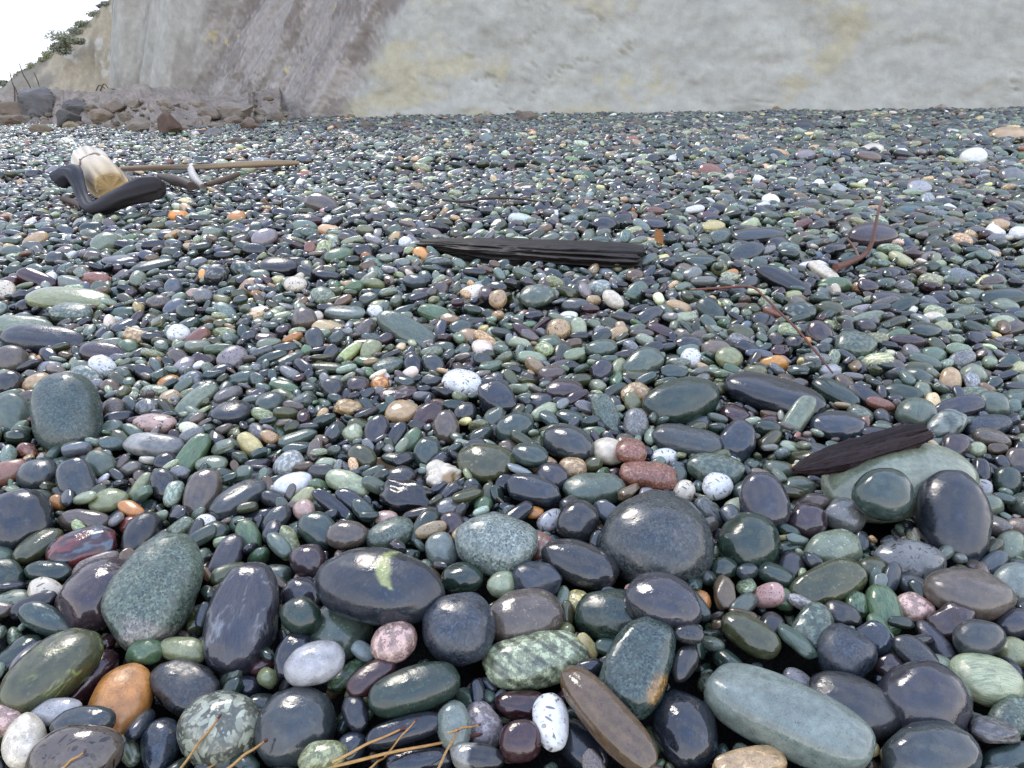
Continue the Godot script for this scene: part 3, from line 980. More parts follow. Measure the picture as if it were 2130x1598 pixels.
# ---------------------------------------------------------------- the uncountable rest of the shingle
const MIX := [["slate", 7, "pfgt"], ["navy", 8, "ppf"], ["charcoal", 8, "pfg"], ["black", 4, "pp"], ["indigo", 2.5, "pft"], ["grey", 10, "pgtm"], ["ggreen", 20, "pgmtf"], ["dgreen", 12, "pft"],
	["teal", 6, "pgf"], ["sage", 12, "pmtg"], ["green", 3, "pmt"], ["pgreen", 2.5, "pmt"], ["pole", 5.5, "pm"], ["olive", 11, "ppf"], ["taupe", 10, "pgt"], ["brown", 4, "p"], ["maroon", 2.5, "pf"],
	["plum", 1.5, "p"], ["lilac", 0.7, "ps"], ["pteal", 3, "pgm"], ["white", 0.8, "sp"], ["cream", 2.2, "sp"], ["tan", 3.4, "pms"], ["orange", 0.4, "p"], ["rust", 1.0, "pg"], ["pink", 0.3, "sm"], ["blue", 1.5, "pp"], ["yellow", 0.8, "p"], ["dblue", 2.5, "pf"]]
var shapes := {}
var heaps := {}
var far_stones := []
var mix_total := 0.0

func drop(x: float, z: float, L: float, limit: float, out: Array, far: bool) -> bool:
	var wide := rng.randf_range(0.44, 0.84)
	var thick := rng.randf_range(0.58, 0.95) * wide
	var r := L * 0.5
	var gx := clampf((height_at(x + r * 0.7, z) - height_at(x - r * 0.7, z)) / (1.4 * r), -0.8, 0.8)
	var gz := clampf((height_at(x, z + r * 0.7) - height_at(x, z - r * 0.7)) / (1.4 * r), -0.8, 0.8)
	var up := Vector3(-gx * 0.8 + rng.randfn() * 0.3, 1.0, -gz * 0.8 + rng.randfn() * 0.3).normalized()
	var a := rng.randf() * TAU
	var X := Vector3(cos(a), 0, sin(a))
	X = (X - up * X.dot(up)).normalized()
	var b := Basis(X * r, up * r * thick, X.cross(up) * r * wide)
	var e := ellipsoid(b)
	var h := rest_height(e, x, z, 0.9)
	if h.y > 0.62 or h.z < 3:
		return false
	var y := h.x - r * thick * 0.16
	if y + e[8] > limit:
		return false
	lay(e, x, y, z, 2)
	out.append([x, y, z, b, far])
	return true

func deposit(s: Array, x: float, y: float, z: float, b: Basis, far: bool) -> void:
	var w := rng.randf() * mix_total
	var k := 0
	while w > MIX[k][1] and k < MIX.size() - 1:
		w -= MIX[k][1]
		k += 1
	var c: Array = COL[MIX[k][0]]
	var pats: String = MIX[k][2]
	var g := pats[rng.randi() % pats.length()]
	var lum: float = c[0] * 0.3 + c[1] * 0.6 + c[2] * 0.1
	var rough: float = [0.2, 0.4][rng.randi() % 2] if lum < 0.09 else 0.42
	if g == "g":
		rough = 0.42
	if far:
		rough = 0.36
	var key := "%s %.2f %d %d" % [g, rough, rng.randi() % 4, int(far)]
	if not heaps.has(key):
		heaps[key] = PackedFloat32Array()
	var f: float = 1.05 * exp(rng.randfn() * 0.28) / float(grain(g)[1])
	var col := lin([c[0] * f * rng.randf_range(0.9, 1.1), c[1] * f, c[2] * f * rng.randf_range(0.9, 1.1)])
	heaps[key].append_array([b.x.x, b.y.x, b.z.x, x, b.x.y, b.y.y, b.z.y, y, b.x.z, b.y.z, b.z.z, z, col.r, col.g, col.b, 1.0])

func fill_shingle() -> void:
	for m in MIX:
		mix_total += m[1]
	var laid := []
	# [longest, shortest, tries per square metre, highest top]
	for st in [[0.078, 0.046, 1200.0, 0.026], [0.056, 0.030, 2600.0, 0.021], [0.038, 0.018, 2600.0, 0.012], [0.018, 0.008, 1300.0, -0.002]]:
		var tries := int(17.0 * st[2])
		for k in tries:
			var bx := 0.0
			var bz := 0.0
			var low := 9.0
			var z1 := -lerpf(0.18, 4.7, sqrt(rng.randf()))
			if k % 2 == 0:
				z1 = -lerpf(0.2, 1.5, pow(rng.randf(), 0.8))
			var half := minf(-z1 * 0.74 + 0.24, 3.2)
			var x1 := rng.randf_range(-half, half)
			for c in 4:
				var zz := z1 + rng.randf_range(-0.035, 0.035) * float(c > 0)
				var xx := x1 + rng.randf_range(-0.035, 0.035) * float(c > 0)
				var hh := height_at(xx, zz)
				if hh < low:
					low = hh
					bx = xx
					bz = zz
			var far := smoothstep(0.6, 3.2, -bz)
			var size := lerpf(st[1], st[0], pow(rng.randf(), 1.4)) * lerpf(0.85, 1.6, far)
			drop(bx, bz, size, st[3] * lerpf(1.0, 1.3, far), laid, false)
	for l in laid:
		deposit(l, l[0], l[1] + ground(l[0], l[2]), l[2], l[3], false)
	# one patch of shingle, laid the same way, for all that lies beyond
	var patch := []
	var keep := hm.duplicate()
	hm.fill(BED)
	owner_of.fill(0)
	for st in [[0.150, 0.090, 200.0, 0.066], [0.115, 0.060, 900.0, 0.052], [0.060, 0.032, 400.0, 0.014]]:
		for k in int(9.0 * st[2]):
			var bx := 0.0
			var bz := 0.0
			var low := 9.0
			var x1 := rng.randf_range(-1.5, 1.5)
			var z1 := rng.randf_range(-3.9, -0.9)
			for c in 4:
				var xx := x1 + rng.randf_range(-0.05, 0.05)
				var zz := z1 + rng.randf_range(-0.05, 0.05)
				var hh := height_at(xx, zz)
				if hh < low:
					low = hh
					bx = xx
					bz = zz
			drop(bx, bz, lerpf(st[1], st[0], pow(rng.randf(), 1.4)), st[3], patch, true)
	hm = keep
	var T := 2.9
	for tz in range(-7, 0):
		for tx in range(-6, 7):
			var turn := Basis(Vector3.UP, PI / 2.0 * (rng.randi() % 4))
			for l in patch:
				if absf(l[0]) > T / 2.0 or absf(l[2] + 2.4) > T / 2.0:
					continue
				var q := turn * Vector3(l[0], 0, l[2] + 2.4)
				var x := q.x + tx * T
				var z := q.z + tz * T + T * 0.5 - 0.4
				if z > -4.62 or z < -17.0 or absf(x) > -z * 0.74 + 0.8:
					continue
				if z < cliff_line(x) - 0.4:
					continue
				var blocked := false
				if z > -14.0:
					for fs in far_stones:
						if absf(x - fs[0].x) < fs[1] * 0.85 and absf(z - fs[0].z) < fs[1] * 0.85:
							blocked = true
							break
				if blocked:
					continue
				var grow := 1.0
				if x > 1.0:
					grow = 1.0 + 0.15 * rng.randf()
				var bb: Basis = turn * l[3]
				deposit(l, x, l[1] + ground(x, z), z, Basis(bb.x * grow, bb.y * grow, bb.z * grow), true)
	var bed := Node3D.new()
	bed.name = "pebbles"
	add_child(bed)
	bed.set_meta("kind", "stuff")
	tag(bed, "dense wet shingle of small mixed grey, green and brown pebbles", "pebbles")
	for key in heaps:
		var w: PackedStringArray = key.split(" ")
		var far := w[3] == "1"
		var mk := w[2] + w[3]
		if not shapes.has(mk):
			var sh := stone_shape(Vector3(rng.randf(), rng.randf(), rng.randf()) * 900.0, "a" if w[2] == "3" else "")
			sh.egg *= 0.6
			sh.m = maxf(sh.m, 2.2) + 0.2
			var sp := sphere(4 if far else 7)
			var v := PackedVector3Array()
			for d in sp[0]:
				v.append(shape_point(d, sh))
			shapes[mk] = finish(v, sp[1])
		var mm := MultiMesh.new()
		mm.transform_format = MultiMesh.TRANSFORM_3D
		mm.use_colors = true
		mm.mesh = shapes[mk]
		var data: PackedFloat32Array = heaps[key]
		mm.instance_count = data.size() / 16
		mm.buffer = data
		var mi := MultiMeshInstance3D.new()
		mi.name = "small_pebbles"
		mi.multimesh = mm
		mi.material_override = stone_mat(w[0], float(w[1]), 0.30)
		mi.set_meta("kind", "stuff")
		bed.add_child(mi, true)
	print("pebbles near %d, patch %d, kinds %d" % [laid.size(), patch.size(), heaps.size()])

# ---------------------------------------------------------------- setting
const FOOT := [[15.0, -9.6], [8.0, -11.0], [2.0, -12.6], [-3.3, -13.7], [-5.6, -15.0], [-7.6, -16.2], [-9.2, -17.0], [-9.9, -18.5], [-10.6, -22.0], [-11.5, -29.0]]

func foot(s: float) -> Vector2:
	var k := clampi(int(s), 0, FOOT.size() - 2)
	var p := func(i: int) -> Vector2:
		i = clampi(i, 0, FOOT.size() - 1)
		return Vector2(FOOT[i][0], FOOT[i][1])
	return p.call(k).cubic_interpolate(p.call(k + 1), p.call(k - 1), p.call(k + 2), s - k)

func cliff_line(x: float) -> float:
	for i in FOOT.size() - 1:
		if x <= FOOT[i][0] and x >= FOOT[i + 1][0]:
			return lerpf(FOOT[i][1], FOOT[i + 1][1], (FOOT[i][0] - x) / (FOOT[i][0] - FOOT[i + 1][0]))
	return -17.0 if x < 0.0 else -9.6

func sheet(nu: int, nv: int, point: Callable, tint: Callable) -> ArrayMesh:
	var v := PackedVector3Array()
	var c := PackedColorArray()
	var idx := PackedInt32Array()
	for j in nv + 1:
		for i in nu + 1:
			var p: Vector3 = point.call(float(i) / nu, float(j) / nv)
			v.append(p)
			c.append(lin(tint.call(float(i) / nu, float(j) / nv, p)))
	for j in nv:
		for i in nu:
			var a := j * (nu + 1) + i
			idx.append_array([a, a + 1, a + nu + 2, a, a + nu + 2, a + nu + 1])
	return finish(v, idx, c)

func nz(x: float, y: float, z := 0.0) -> float:
	return noise.get_noise_3d(x * 100.0, y * 100.0, z * 100.0)

func cliff_zone(x: float, h: float) -> float:
	# 0 on the smooth slab, 1 on the gullied slope beside it: the seam climbs aslant
	return smoothstep(-3.05, -3.55, x - 0.58 * h + 0.25 * nz(h * 0.8, x * 0.4) + 0.08 * nz(h * 4.0, x * 4.0))

func build_cliff() -> void:
	var point := func(u: float, w: float) -> Vector3:
		var s := u * 9.0 if u < 0.0 else u * (FOOT.size() - 1)
		var f := foot(s)
		var t := (foot(minf(s + 0.05, 9.0)) - foot(maxf(s - 0.05, 0.0))).normalized()
		var inward := Vector3(-t.y, 0, t.x)
		var h := -0.3 + 8.3 * pow(w, 1.8)
		var x := f.x
		var zone := cliff_zone(x, h)
		var col := smoothstep(-6.6, -7.8, x - 0.25 * h)
		var str_ := x - 0.5 * h
		var d := 0.16 * nz(x * 0.35, h * 0.5) + 0.022 * nz(x * 0.9 - h * 0.5, h * 1.3 + x * 0.4) + 0.012 * nz(x * 4.0 + h * 3.0, h * 6.0 - x * 2.0)
		var cr := nz(x * 0.5 - h * 0.35, h * 0.9 + x * 0.45, 7.0) + 0.12 * nz(x * 3.0, h * 3.0, 8.0)
		d -= 0.05 * smoothstep(0.035, 0.0, absf(cr)) * smoothstep(0.0, 0.2, nz(x * 0.3, h * 0.4, 3.0))
		d += 0.022 * nz(x * 2.4 - h * 2.6, h * 0.5 + x * 0.35, 11.0) + 0.018 * smoothstep(0.0, 0.22, nz(x * 0.7 - h * 0.8, h * 0.9 + x * 0.5, 12.0))
		d += 0.02 * smoothstep(-0.02, 0.10, nz(x * 0.8 + 9.0, h * 1.1 - x * 0.35, 5.0))
		var g := 0.14 + 0.30 * nz(str_ * 0.55, h * 0.06, 2.0) + 0.18 * nz(str_ * 1.4, h * 0.12, 4.0) + 0.05 * nz(str_ * 4.0, h * 0.5, 6.0) + 0.035 * nz(x * 6.0, h * 6.0) + 0.02 * nz(x * 14.0, h * 14.0)
		var pil := 0.5 * absf(nz((x - 0.15 * h) * 0.42, h * 0.05, 9.0)) + 0.10 * nz((x - 0.2 * h) * 1.5, h * 0.15, 9.0) + 0.03 * nz(x * 5.0, h * 2.0)
		d = lerpf(d, lerpf(g, pil, col), zone)
		var lean := lerpf(0.42, 0.52, zone)
		lean = lerpf(lean, 0.22, col)
		var p := Vector3(f.x, ground(f.x, f.y) + h, f.y) + inward * (lean * h) - inward * d
		return p
	var tint := func(u: float, w: float, p: Vector3) -> Array:
		var h := -0.3 + 8.3 * pow(w, 1.8)
		var x := foot(u * (FOOT.size() - 1)).x
		var zone := cliff_zone(x, h)
		var col := smoothstep(-6.6, -7.8, x - 0.25 * h + 0.3 * nz(h * 2.0, x))
		var slab := Vector3(0.395, 0.385, 0.325) * (1.0 + 0.10 * nz(x * 1.8 - h * 2.0, h * 0.4 + x * 0.3, 13.0) + 0.12 * nz(x * 0.6, h * 1.2, 1.0) + 0.10 * nz(x * 1.5 + h * 1.2, h * 5.0 - x * 1.6, 2.0) + 0.05 * nz(x * 9.0, h * 9.0, 3.0))
		var yel := nz(x * 0.45 + 3.0, h * 0.7, 21.0) + 0.35 * nz(x * 2.0, h * 2.0, 22.0) + 0.2 * nz(x * 8.0, h * 8.0, 22.0) + 0.42 * exp(-pow((x + 2.4) / 1.1, 2.0) - pow((h - 0.2) / 0.5, 2.0))
		slab = slab.lerp(Vector3(0.43, 0.375, 0.22), smoothstep(0.14, 0.46, yel) * 0.6)
		slab = slab.lerp(Vector3(0.27, 0.25, 0.22), smoothstep(0.30, 0.42, nz(x * 1.1, h * 2.2, 31.0) + 0.4 * nz(x * 5.0, h * 6.0, 32.0)) * 0.2)
		var s := x - 0.5 * h
		var mud := Vector3(0.29, 0.26, 0.225) * (1.0 + 0.4 * nz(s * 2.0, h * 0.15, 41.0) + 0.22 * nz(s * 7.0, h * 0.6, 42.0) + 0.3 * nz(x * 12.0, h * 12.0, 43.0))
		mud = mud.lerp(Vector3(0.17, 0.14, 0.115), smoothstep(0.12, 0.3, nz(x * 1.0, h * 1.0, 51.0) + 0.5 * nz(x * 9.0, h * 9.0, 52.0)) * 0.7)
		mud = mud.lerp(Vector3(0.46, 0.38, 0.2), smoothstep(0.62, 0.70, nz(x * 1.6, h * 1.6, 61.0) + 0.4 * nz(x * 9.0, h * 7.0, 62.0)))
		var pale := Vector3(0.40, 0.385, 0.33) * (1.0 + 0.30 * nz((x - 0.2 * h) * 2.2, h * 0.25, 71.0) + 0.15 * nz(x * 9.0, h * 6.0, 72.0))
		pale = pale.lerp(Vector3(0.24, 0.21, 0.17), smoothstep(0.05, 0.3, nz((x - 0.3 * h) * 1.5, h * 0.4, 81.0)) * 0.6)
		var c := slab.lerp(mud.lerp(pale, col), zone)
		return [c.x, c.y, c.z]
	var m := put("cliff", sheet(1000, 150, point, tint), plain_mat("clay_rock", 0.92, 0.45, "c", 0.4, true))
	m.set_meta("kind", "structure")

const SKYLINE := [[-260, 215], [-60, 205], [0, 183], [40, 152], [70, 135], [105, 112], [125, 85], [150, 66], [190, 42], [212, 10], [232, -6], [300, -70], [420, -150]]

func skyline(px: float) -> float:
	for i in SKYLINE.size() - 1:
		if px <= SKYLINE[i + 1][0]:
			return lerpf(SKYLINE[i][1], SKYLINE[i + 1][1], (px - SKYLINE[i][0]) / (SKYLINE[i + 1][0] - SKYLINE[i][0]))
	return -150.0

func headland_top(px: float) -> Vector3:
	return at_depth(px, skyline(px), -31.0)

func build_headland() -> void:
	var point := func(u: float, w: float) -> Vector3:
		var px := lerpf(420.0, -260.0, u)
		var top := headland_top(px)
		var f := minf(w / 0.75, 1.0)
		var back := maxf((w - 0.75) / 0.25, 0.0)
		var low := -0.4
		var d := 0.5 * nz(top.x * 0.25, f * 0.3, 1.5) + 0.22 * nz(top.x * 0.9, f * 1.2 + top.x * 0.1, 2.5) + 0.08 * nz(top.x * 3.0, f * 6.0, 3.5)
		d *= 1.0 - f * 0.6
		return Vector3(top.x, lerpf(low, top.y, f) + back * 0.8 * (1.0 + nz(top.x, back)) - back * back * 2.0, -29.2 - 1.8 * f + d - back * 9.0)
	var tint := func(u: float, w: float, p: Vector3) -> Array:
		var px := lerpf(420.0, -260.0, u)
		var c := Vector3(0.40, 0.345, 0.24) * (1.0 + 0.35 * nz(p.x * 1.6, p.y * 0.4, 5.0) + 0.18 * nz(p.x * 5.0, p.y * 4.0, 6.0))
		c = c.lerp(Vector3(0.55, 0.52, 0.45), smoothstep(0.25, 0.4, nz(p.x * 1.3 + 2.0, p.y * 0.8, 7.0)) * 0.8)
		c = c.lerp(Vector3(0.25, 0.22, 0.17), smoothstep(120.0, 80.0, px + 60.0 * nz(p.x * 0.8, p.y)))
		c = c.lerp(Vector3(0.14, 0.14, 0.08), smoothstep(0.68, 0.78, w + 0.1 * nz(p.x * 2.0, p.y * 2.0)))
		return [c.x, c.y, c.z]
	var m := put("far_cliff", sheet(220, 60, point, tint), plain_mat("dry_clay", 0.95, 0.7, "c", 0.8, true))
	m.set_meta("kind", "structure")

func leaves(count: int, size: Vector3, leaf: float, c: Array) -> ArrayMesh:
	var v := PackedVector3Array()
	var cl := PackedColorArray()
	var idx := PackedInt32Array()
	var clumps := []
	for k in 9:
		clumps.append([Vector3(rng.randfn() * 0.45, rng.randfn() * 0.35, rng.randfn() * 0.4), rng.randf_range(0.4, 0.75)])
	for k in count:
		var cp: Array = clumps[rng.randi() % clumps.size()]
		var dir := Vector3(rng.randfn(), rng.randfn(), rng.randfn()).normalized()
		var p: Vector3 = (cp[0] + dir * cp[1] * pow(rng.randf(), 0.4)) * size + Vector3.UP * size.y
		var a := Vector3(rng.randfn(), rng.randfn(), rng.randfn()).normalized()
		var b := a.cross(dir).normalized() * leaf * 0.35
		a *= leaf * rng.randf_range(0.6, 1.2)
		var f := rng.randf_range(0.6, 1.5)
		var n := v.size()
		v.append_array([p - a, p + b, p + a, p - b])
		for q in 4:
			cl.append(lin([c[0] * f, c[1] * f, c[2] * f]))
		idx.append_array([n, n + 1, n + 2, n, n + 2, n + 3])
	return finish(v, idx, cl)

func leaf_mat() -> StandardMaterial3D:
	if not mats.has("leaf"):
		var m := StandardMaterial3D.new()
		m.resource_name = "leaf"
		m.vertex_color_use_as_albedo = true
		m.vertex_color_is_srgb = true
		m.roughness = 0.7
		m.cull_mode = BaseMaterial3D.CULL_DISABLED
		m.backlight_enabled = true
		m.backlight = Color(0.3, 0.35, 0.15)
		mats["leaf"] = m
	return mats["leaf"]

func build_bushes() -> void:
	var spots := [[216, 0.5, "low grey green bush at the highest edge of the far cliff"], [186, 0.75, "dense green bush hanging over the yellow far cliff"], [163, 0.85, "broad dark green bush halfway along the far cliff edge"],
		[138, 0.95, "largest olive bush on the far cliff edge"], [118, 0.7, "rounded olive bush below the largest one on the far cliff"], [92, 0.6, "light green bush on the lower far cliff edge"],
		[66, 0.7, "bright yellow green bush beside dead branches on the far cliff"], [38, 0.55, "small dull green bush above the dead branches"], [12, 0.5, "pale scrubby bush at the low end of the far cliff"], [172, 0.6, "shaggy bush clinging below the far cliff edge"], [150, 0.7, "dark tangled bush under the largest olive bush"],
		[200, 0.6, "thin brownish bush spilling down the yellow cliff face"], [105, 0.7, "matted olive bush filling the dip beside the light green one"], [52, 0.6, "low green cushion bush between the yellow green and dull ones"], [80, 0.6, "spreading olive bush below the light green one"]]
	var k := 0
	for s in spots:
		var p := headland_top(s[0])
		if k == 9 or k == 10:
			p += Vector3(0.1, -0.5, 0.9)
		else:
			p += Vector3(0, 0.10 * s[1], -0.5)
		var o := Node3D.new()
		o.name = numbered("bush")
		add_child(o)
		o.position = p - Vector3(0, s[1] * 0.5, -0.3)
		tag(o, s[2], "bush", "bushes on the far cliff")
		var c := [0.24, 0.245, 0.16]
		if s[2].contains("yellow green") or s[2].contains("light green"):
			c = [0.27, 0.28, 0.15]
		elif s[2].contains("dark"):
			c = [0.19, 0.20, 0.13]
		elif s[2].contains("grey") or s[2].contains("pale"):
			c = [0.19, 0.195, 0.135]
		put("crown", leaves(1900, Vector3(s[1] * 0.62, s[1] * 0.30, s[1] * 0.55), 0.05, c), leaf_mat(), o)
		put("stem", tube([Vector3(0, s[1] * 0.08, -0.1), Vector3(0.05, s[1] * 0.2, 0), Vector3(-0.05, s[1] * 0.34, 0.05)], [0.025, 0.02, 0.01], 6, [0.10, 0.08, 0.06], 0.1), wood_mat(), o)
		k += 1

# ---------------------------------------------------------------- the rubble below the cliff
const HEAP := [[-120, 258, 185], [0, 262, 196], [60, 264, 190], [130, 268, 196], [200, 271, 200], [250, 275, 190], [300, 282, 184], [350, 282, 192], [420, 272, 204], [500, 268, 206], [560, 260, 190], [610, 252, 176], [650, 246, 200], [690, 240, 226], [730, 238, 236]]

func heap_at(px: float) -> Vector2:
	for i in HEAP.size() - 1:
		if px <= HEAP[i + 1][0]:
			var t: float = (px - HEAP[i][0]) / float(HEAP[i + 1][0] - HEAP[i][0])
			t = clampf(t, 0.0, 1.0)
			return Vector2(lerpf(HEAP[i][1], HEAP[i + 1][1], t), lerpf(HEAP[i][2], HEAP[i + 1][2], t))
	return Vector2(238, 236)

func heap_point(px: float, w: float) -> Vector3:
	var y := heap_at(px)
	var lo := at(px, y.x)
	var back := clampf(-lo.z + 2.6, 13.0, 16.4)
	var hi := at_depth(px, y.y, -back)
	var p := lo.lerp(hi, w)
	p.y -= 0.10 * sin(w * PI) * (hi.y - lo.y)
	return p

func build_rubble() -> void:
	var point := func(u: float, w: float) -> Vector3:
		var px := lerpf(730.0, -120.0, u)
		var p := heap_point(px, w * 1.15 - 0.05)
		var a := smoothstep(0.0, 0.12, w) * smoothstep(0.0, 0.06, u)
		return p + Vector3(0, 0.07 * nz(p.x * 1.4, p.z * 1.4) + 0.06 * nz(p.x * 4.0, p.z * 4.0) + 0.03 * nz(p.x * 11.0, p.z * 11.0, p.y * 9.0), 0) * a - Vector3(0, 0.06 * (1.0 - smoothstep(0.0, 0.1, w)), 0)
	var tint := func(u: float, w: float, p: Vector3) -> Array:
		var c := Vector3(0.24, 0.20, 0.16) * (1.0 + 0.4 * nz(p.x * 2.5, p.y * 6.0, p.z * 2.5) + 0.3 * nz(p.x * 14.0, p.y * 14.0, p.z * 10.0))
		return [c.x, c.y, c.z]
	var m := put("rubble_slope", sheet(300, 50, point, tint), plain_mat("mud", 0.95, 2.5, "c", 1.0, true))
	m.set_meta("kind", "structure")
	# the blocks that can be told apart: x, y, width, height, colour, label
	var blocks := [[76, 214, 84, 66, [0.15, 0.152, 0.16], "largest blue grey slanted boulder in the rubble"], [163, 224, 50, 36, [0.15, 0.152, 0.16], "second blue grey boulder in the rubble behind a dark one"],
		[140, 250, 52, 44, [0.085, 0.085, 0.08], "dark charcoal boulder with a pale block in front"], [145, 262, 36, 20, [0.26, 0.22, 0.15], "pale ochre block leaning on the charcoal boulder"],
		[350, 262, 50, 50, [0.125, 0.085, 0.065], "dark red brown pyramid block on the shingle edge"], [300, 264, 62, 34, [0.23, 0.20, 0.165], "grey brown slab beside the red brown pyramid"],
		[492, 234, 76, 42, [0.27, 0.245, 0.215], "largest pale mudstone slab in the rubble"], [521, 261, 40, 24, [0.165, 0.125, 0.10], "rounded brown block at the rubble foot"],
		[633, 234, 28, 24, [0.25, 0.225, 0.19], "pale square block at the narrow end of the rubble"], [660, 235, 32, 26, [0.21, 0.185, 0.155], "brown square block beside the pale square one"],
		[487, 298, 42, 18, [0.16, 0.13, 0.11], "low brown clod lying out on the shingle"], [446, 279, 36, 20, [0.20, 0.205, 0.22], "grey white angular stone out on the shingle"],
		[210, 246, 56, 34, [0.25, 0.21, 0.165], "tan angular boulder between blue grey and brown blocks"], [30, 232, 66, 44, [0.20, 0.16, 0.125], "brown earth block beside the largest blue grey boulder"],
		[20, 252, 60, 26, [0.185, 0.15, 0.115], "low brown slab below the brown earth block"], [88, 272, 38, 20, [0.21, 0.175, 0.13], "small tan wedge block at the shingle edge"],
		[240, 222, 46, 26, [0.215, 0.18, 0.145], "brown flat block high in the rubble"], [430, 238, 44, 28, [0.22, 0.19, 0.16], "brown block beside the largest pale mudstone slab"],
		[575, 245, 46, 28, [0.215, 0.19, 0.16], "crumbling brown block before the gullied slope"], [395, 262, 36, 22, [0.215, 0.185, 0.15], "tan lump behind the red brown pyramid"]]
	for b in blocks:
		var t := hit(b[0], b[1] + b[3] * 0.45)
		var lo := heap_at(b[0])
		var pos: Vector3
		if b[1] + b[3] * 0.5 < lo.x:
			var w := clampf((lo.x - b[1] - b[3] * 0.3) / (lo.x - lo.y), 0.0, 0.9)
			pos = heap_point(b[0], w)
			t = (pos - eye).dot(fwd)
		pos = eye + ray(b[0], b[1]) * t
		rock(pos, Vector3(b[2] * t / FOCAL, b[3] * t / FOCAL, b[2] * 0.8 * t / FOCAL) * 0.56, b[4], b[5], "rubble_block", "boulder" if b[2] > 48 else "rock", "")
	var marks := [[76, "largest blue grey boulder"], [140, "dark charcoal boulder"], [210, "tan angular boulder"], [240, "brown flat block"], [300, "grey brown slab"], [350, "red brown pyramid block"], [395, "tan lump"], [430, "brown block"], [492, "largest pale mudstone slab"], [521, "rounded brown block"], [575, "crumbling brown block"], [633, "pale square block"], [660, "brown square block"], [20, "low brown slab"], [163, "second blue grey boulder"]]
	for k in 230:
		var px := rng.randf_range(-40.0, 690.0)
		var w := pow(rng.randf(), 1.3) * 0.8
		var p := heap_point(px, w)
		var s := lerpf(0.03, 0.10, pow(rng.randf(), 2.4))
		var f := rng.randf_range(0.75, 1.25)
		var near: Array = marks[0]
		for q in marks:
			if absf(q[0] - px) < absf(near[0] - px):
				near = q
		var size := "tiny" if s < 0.045 else ("small" if s < 0.075 else "fist sized" if s < 0.1 else "big")
		var tone := "dark brown" if f < 0.88 else ("pale tan" if f > 1.12 else "brown")
		var where := "low" if w < 0.2 else ("midway" if w < 0.45 else "high")
		rock(p + Vector3(0, s * 0.35, 0.02), Vector3(s * rng.randf_range(0.9, 1.5), s * rng.randf_range(0.6, 1.0), s), [0.225 * f, 0.195 * f, 0.16 * f], "%s %s lump %s in the rubble near the %s" % [size, tone, where, near[1]], "rubble_block", "rock", "small lumps of the rubble")
	for c in [[1095, 244, 40, 24], [885, 305, 18, 22], [1098, 302, 32, 20], [1192, 276, 30, 18], [850, 262, 26, 16], [995, 252, 22, 18], [1330, 262, 26, 18], [1240, 310, 24, 16], [760, 262, 30, 18], [700, 262, 26, 16]]:
		var t := hit(c[0], c[1] + c[3] * 0.4)
		rock(eye + ray(c[0], c[1]) * t, Vector3(c[2], c[3], c[2]) * t / FOCAL * 0.55, [0.19, 0.155, 0.125], "brown clod of cliff mud lying alone on the shingle", "mud_clod", "clod", "clods fallen from the cliff")

func build_crumbs() -> void:
	for k in 46:
		var x := rng.randf_range(-3.2, 9.0)
		var z := cliff_line(x) + 0.12 + 0.9 * pow(rng.randf(), 2.5)
		var s := lerpf(0.02, 0.075, pow(rng.randf(), 2.0))
		var f := rng.randf_range(0.8, 1.15)
		rock(Vector3(x, ground(x, z) + 0.03 + s * 0.3, z), Vector3(s * 1.3, s * 0.8, s), [0.36 * f, 0.33 * f, 0.27 * f] if k % 3 else [0.21 * f, 0.17 * f, 0.13 * f], "%s clay crumb fallen at the foot of the smooth cliff" % ("pale grey" if k % 3 else "brown"), "clay_crumb", "clod", "crumbs at the cliff foot")

func rock(p: Vector3, ax: Vector3, c: Array, label: String, called: String, category: String, group: String) -> void:
	var sp := sphere(7)
	var cuts := []
	for k in 13:
		cuts.append([Vector3(rng.randfn(), rng.randfn(), rng.randfn()).normalized(), rng.randf_range(0.62, 0.9)])
	var o := rng.randf() * 500.0
	var v := PackedVector3Array()
	var cols := PackedColorArray()
	for d in sp[0]:
		var r := 1.1
		for q in cuts:
			var dt: float = d.dot(q[0])
			if dt > 0.05:
				r = minf(r, q[1] / dt)
		v.append(d * r * (1.0 + 0.08 * noise.get_noise_3d(d.x * 180.0 + o, d.y * 180.0, d.z * 180.0)) * ax)
		var f := 1.0 + 0.35 * noise.get_noise_3d(d.x * 90.0 + o, d.y * 90.0, d.z * 90.0) + 0.2 * noise.get_noise_3d(d.x * 300.0 + o, d.y * 300.0, d.z * 300.0)
		cols.append(lin([c[0] * f * 0.98, c[1] * f * 0.92, c[2] * f * 0.84]))
	if not mats.has("rock"):
		mats["rock"] = plain_mat("mudstone", 0.9, 5.0, "p", 0.8)
	var m := put(called, flat(v, sp[1], cols), mats["rock"])
	m.position = p
	m.rotation = Vector3(rng.randfn() * 0.15, rng.randf() * TAU, rng.randfn() * 0.15)
	if group == "":
		m.rotation = Vector3(rng.randfn() * 0.1, rng.randfn() * 0.3, rng.randfn() * 0.1)
	tag(m, label, category, group)

# ---------------------------------------------------------------- wood
func wood_mat(rough := 0.6) -> StandardMaterial3D:
	var key := "wood %.2f" % rough
	if not mats.has(key):
		var m := plain_mat("wood", rough, 14.0, "t", 0.9)
		m.metallic_specular = 0.3
		mats[key] = m
	return mats[key]

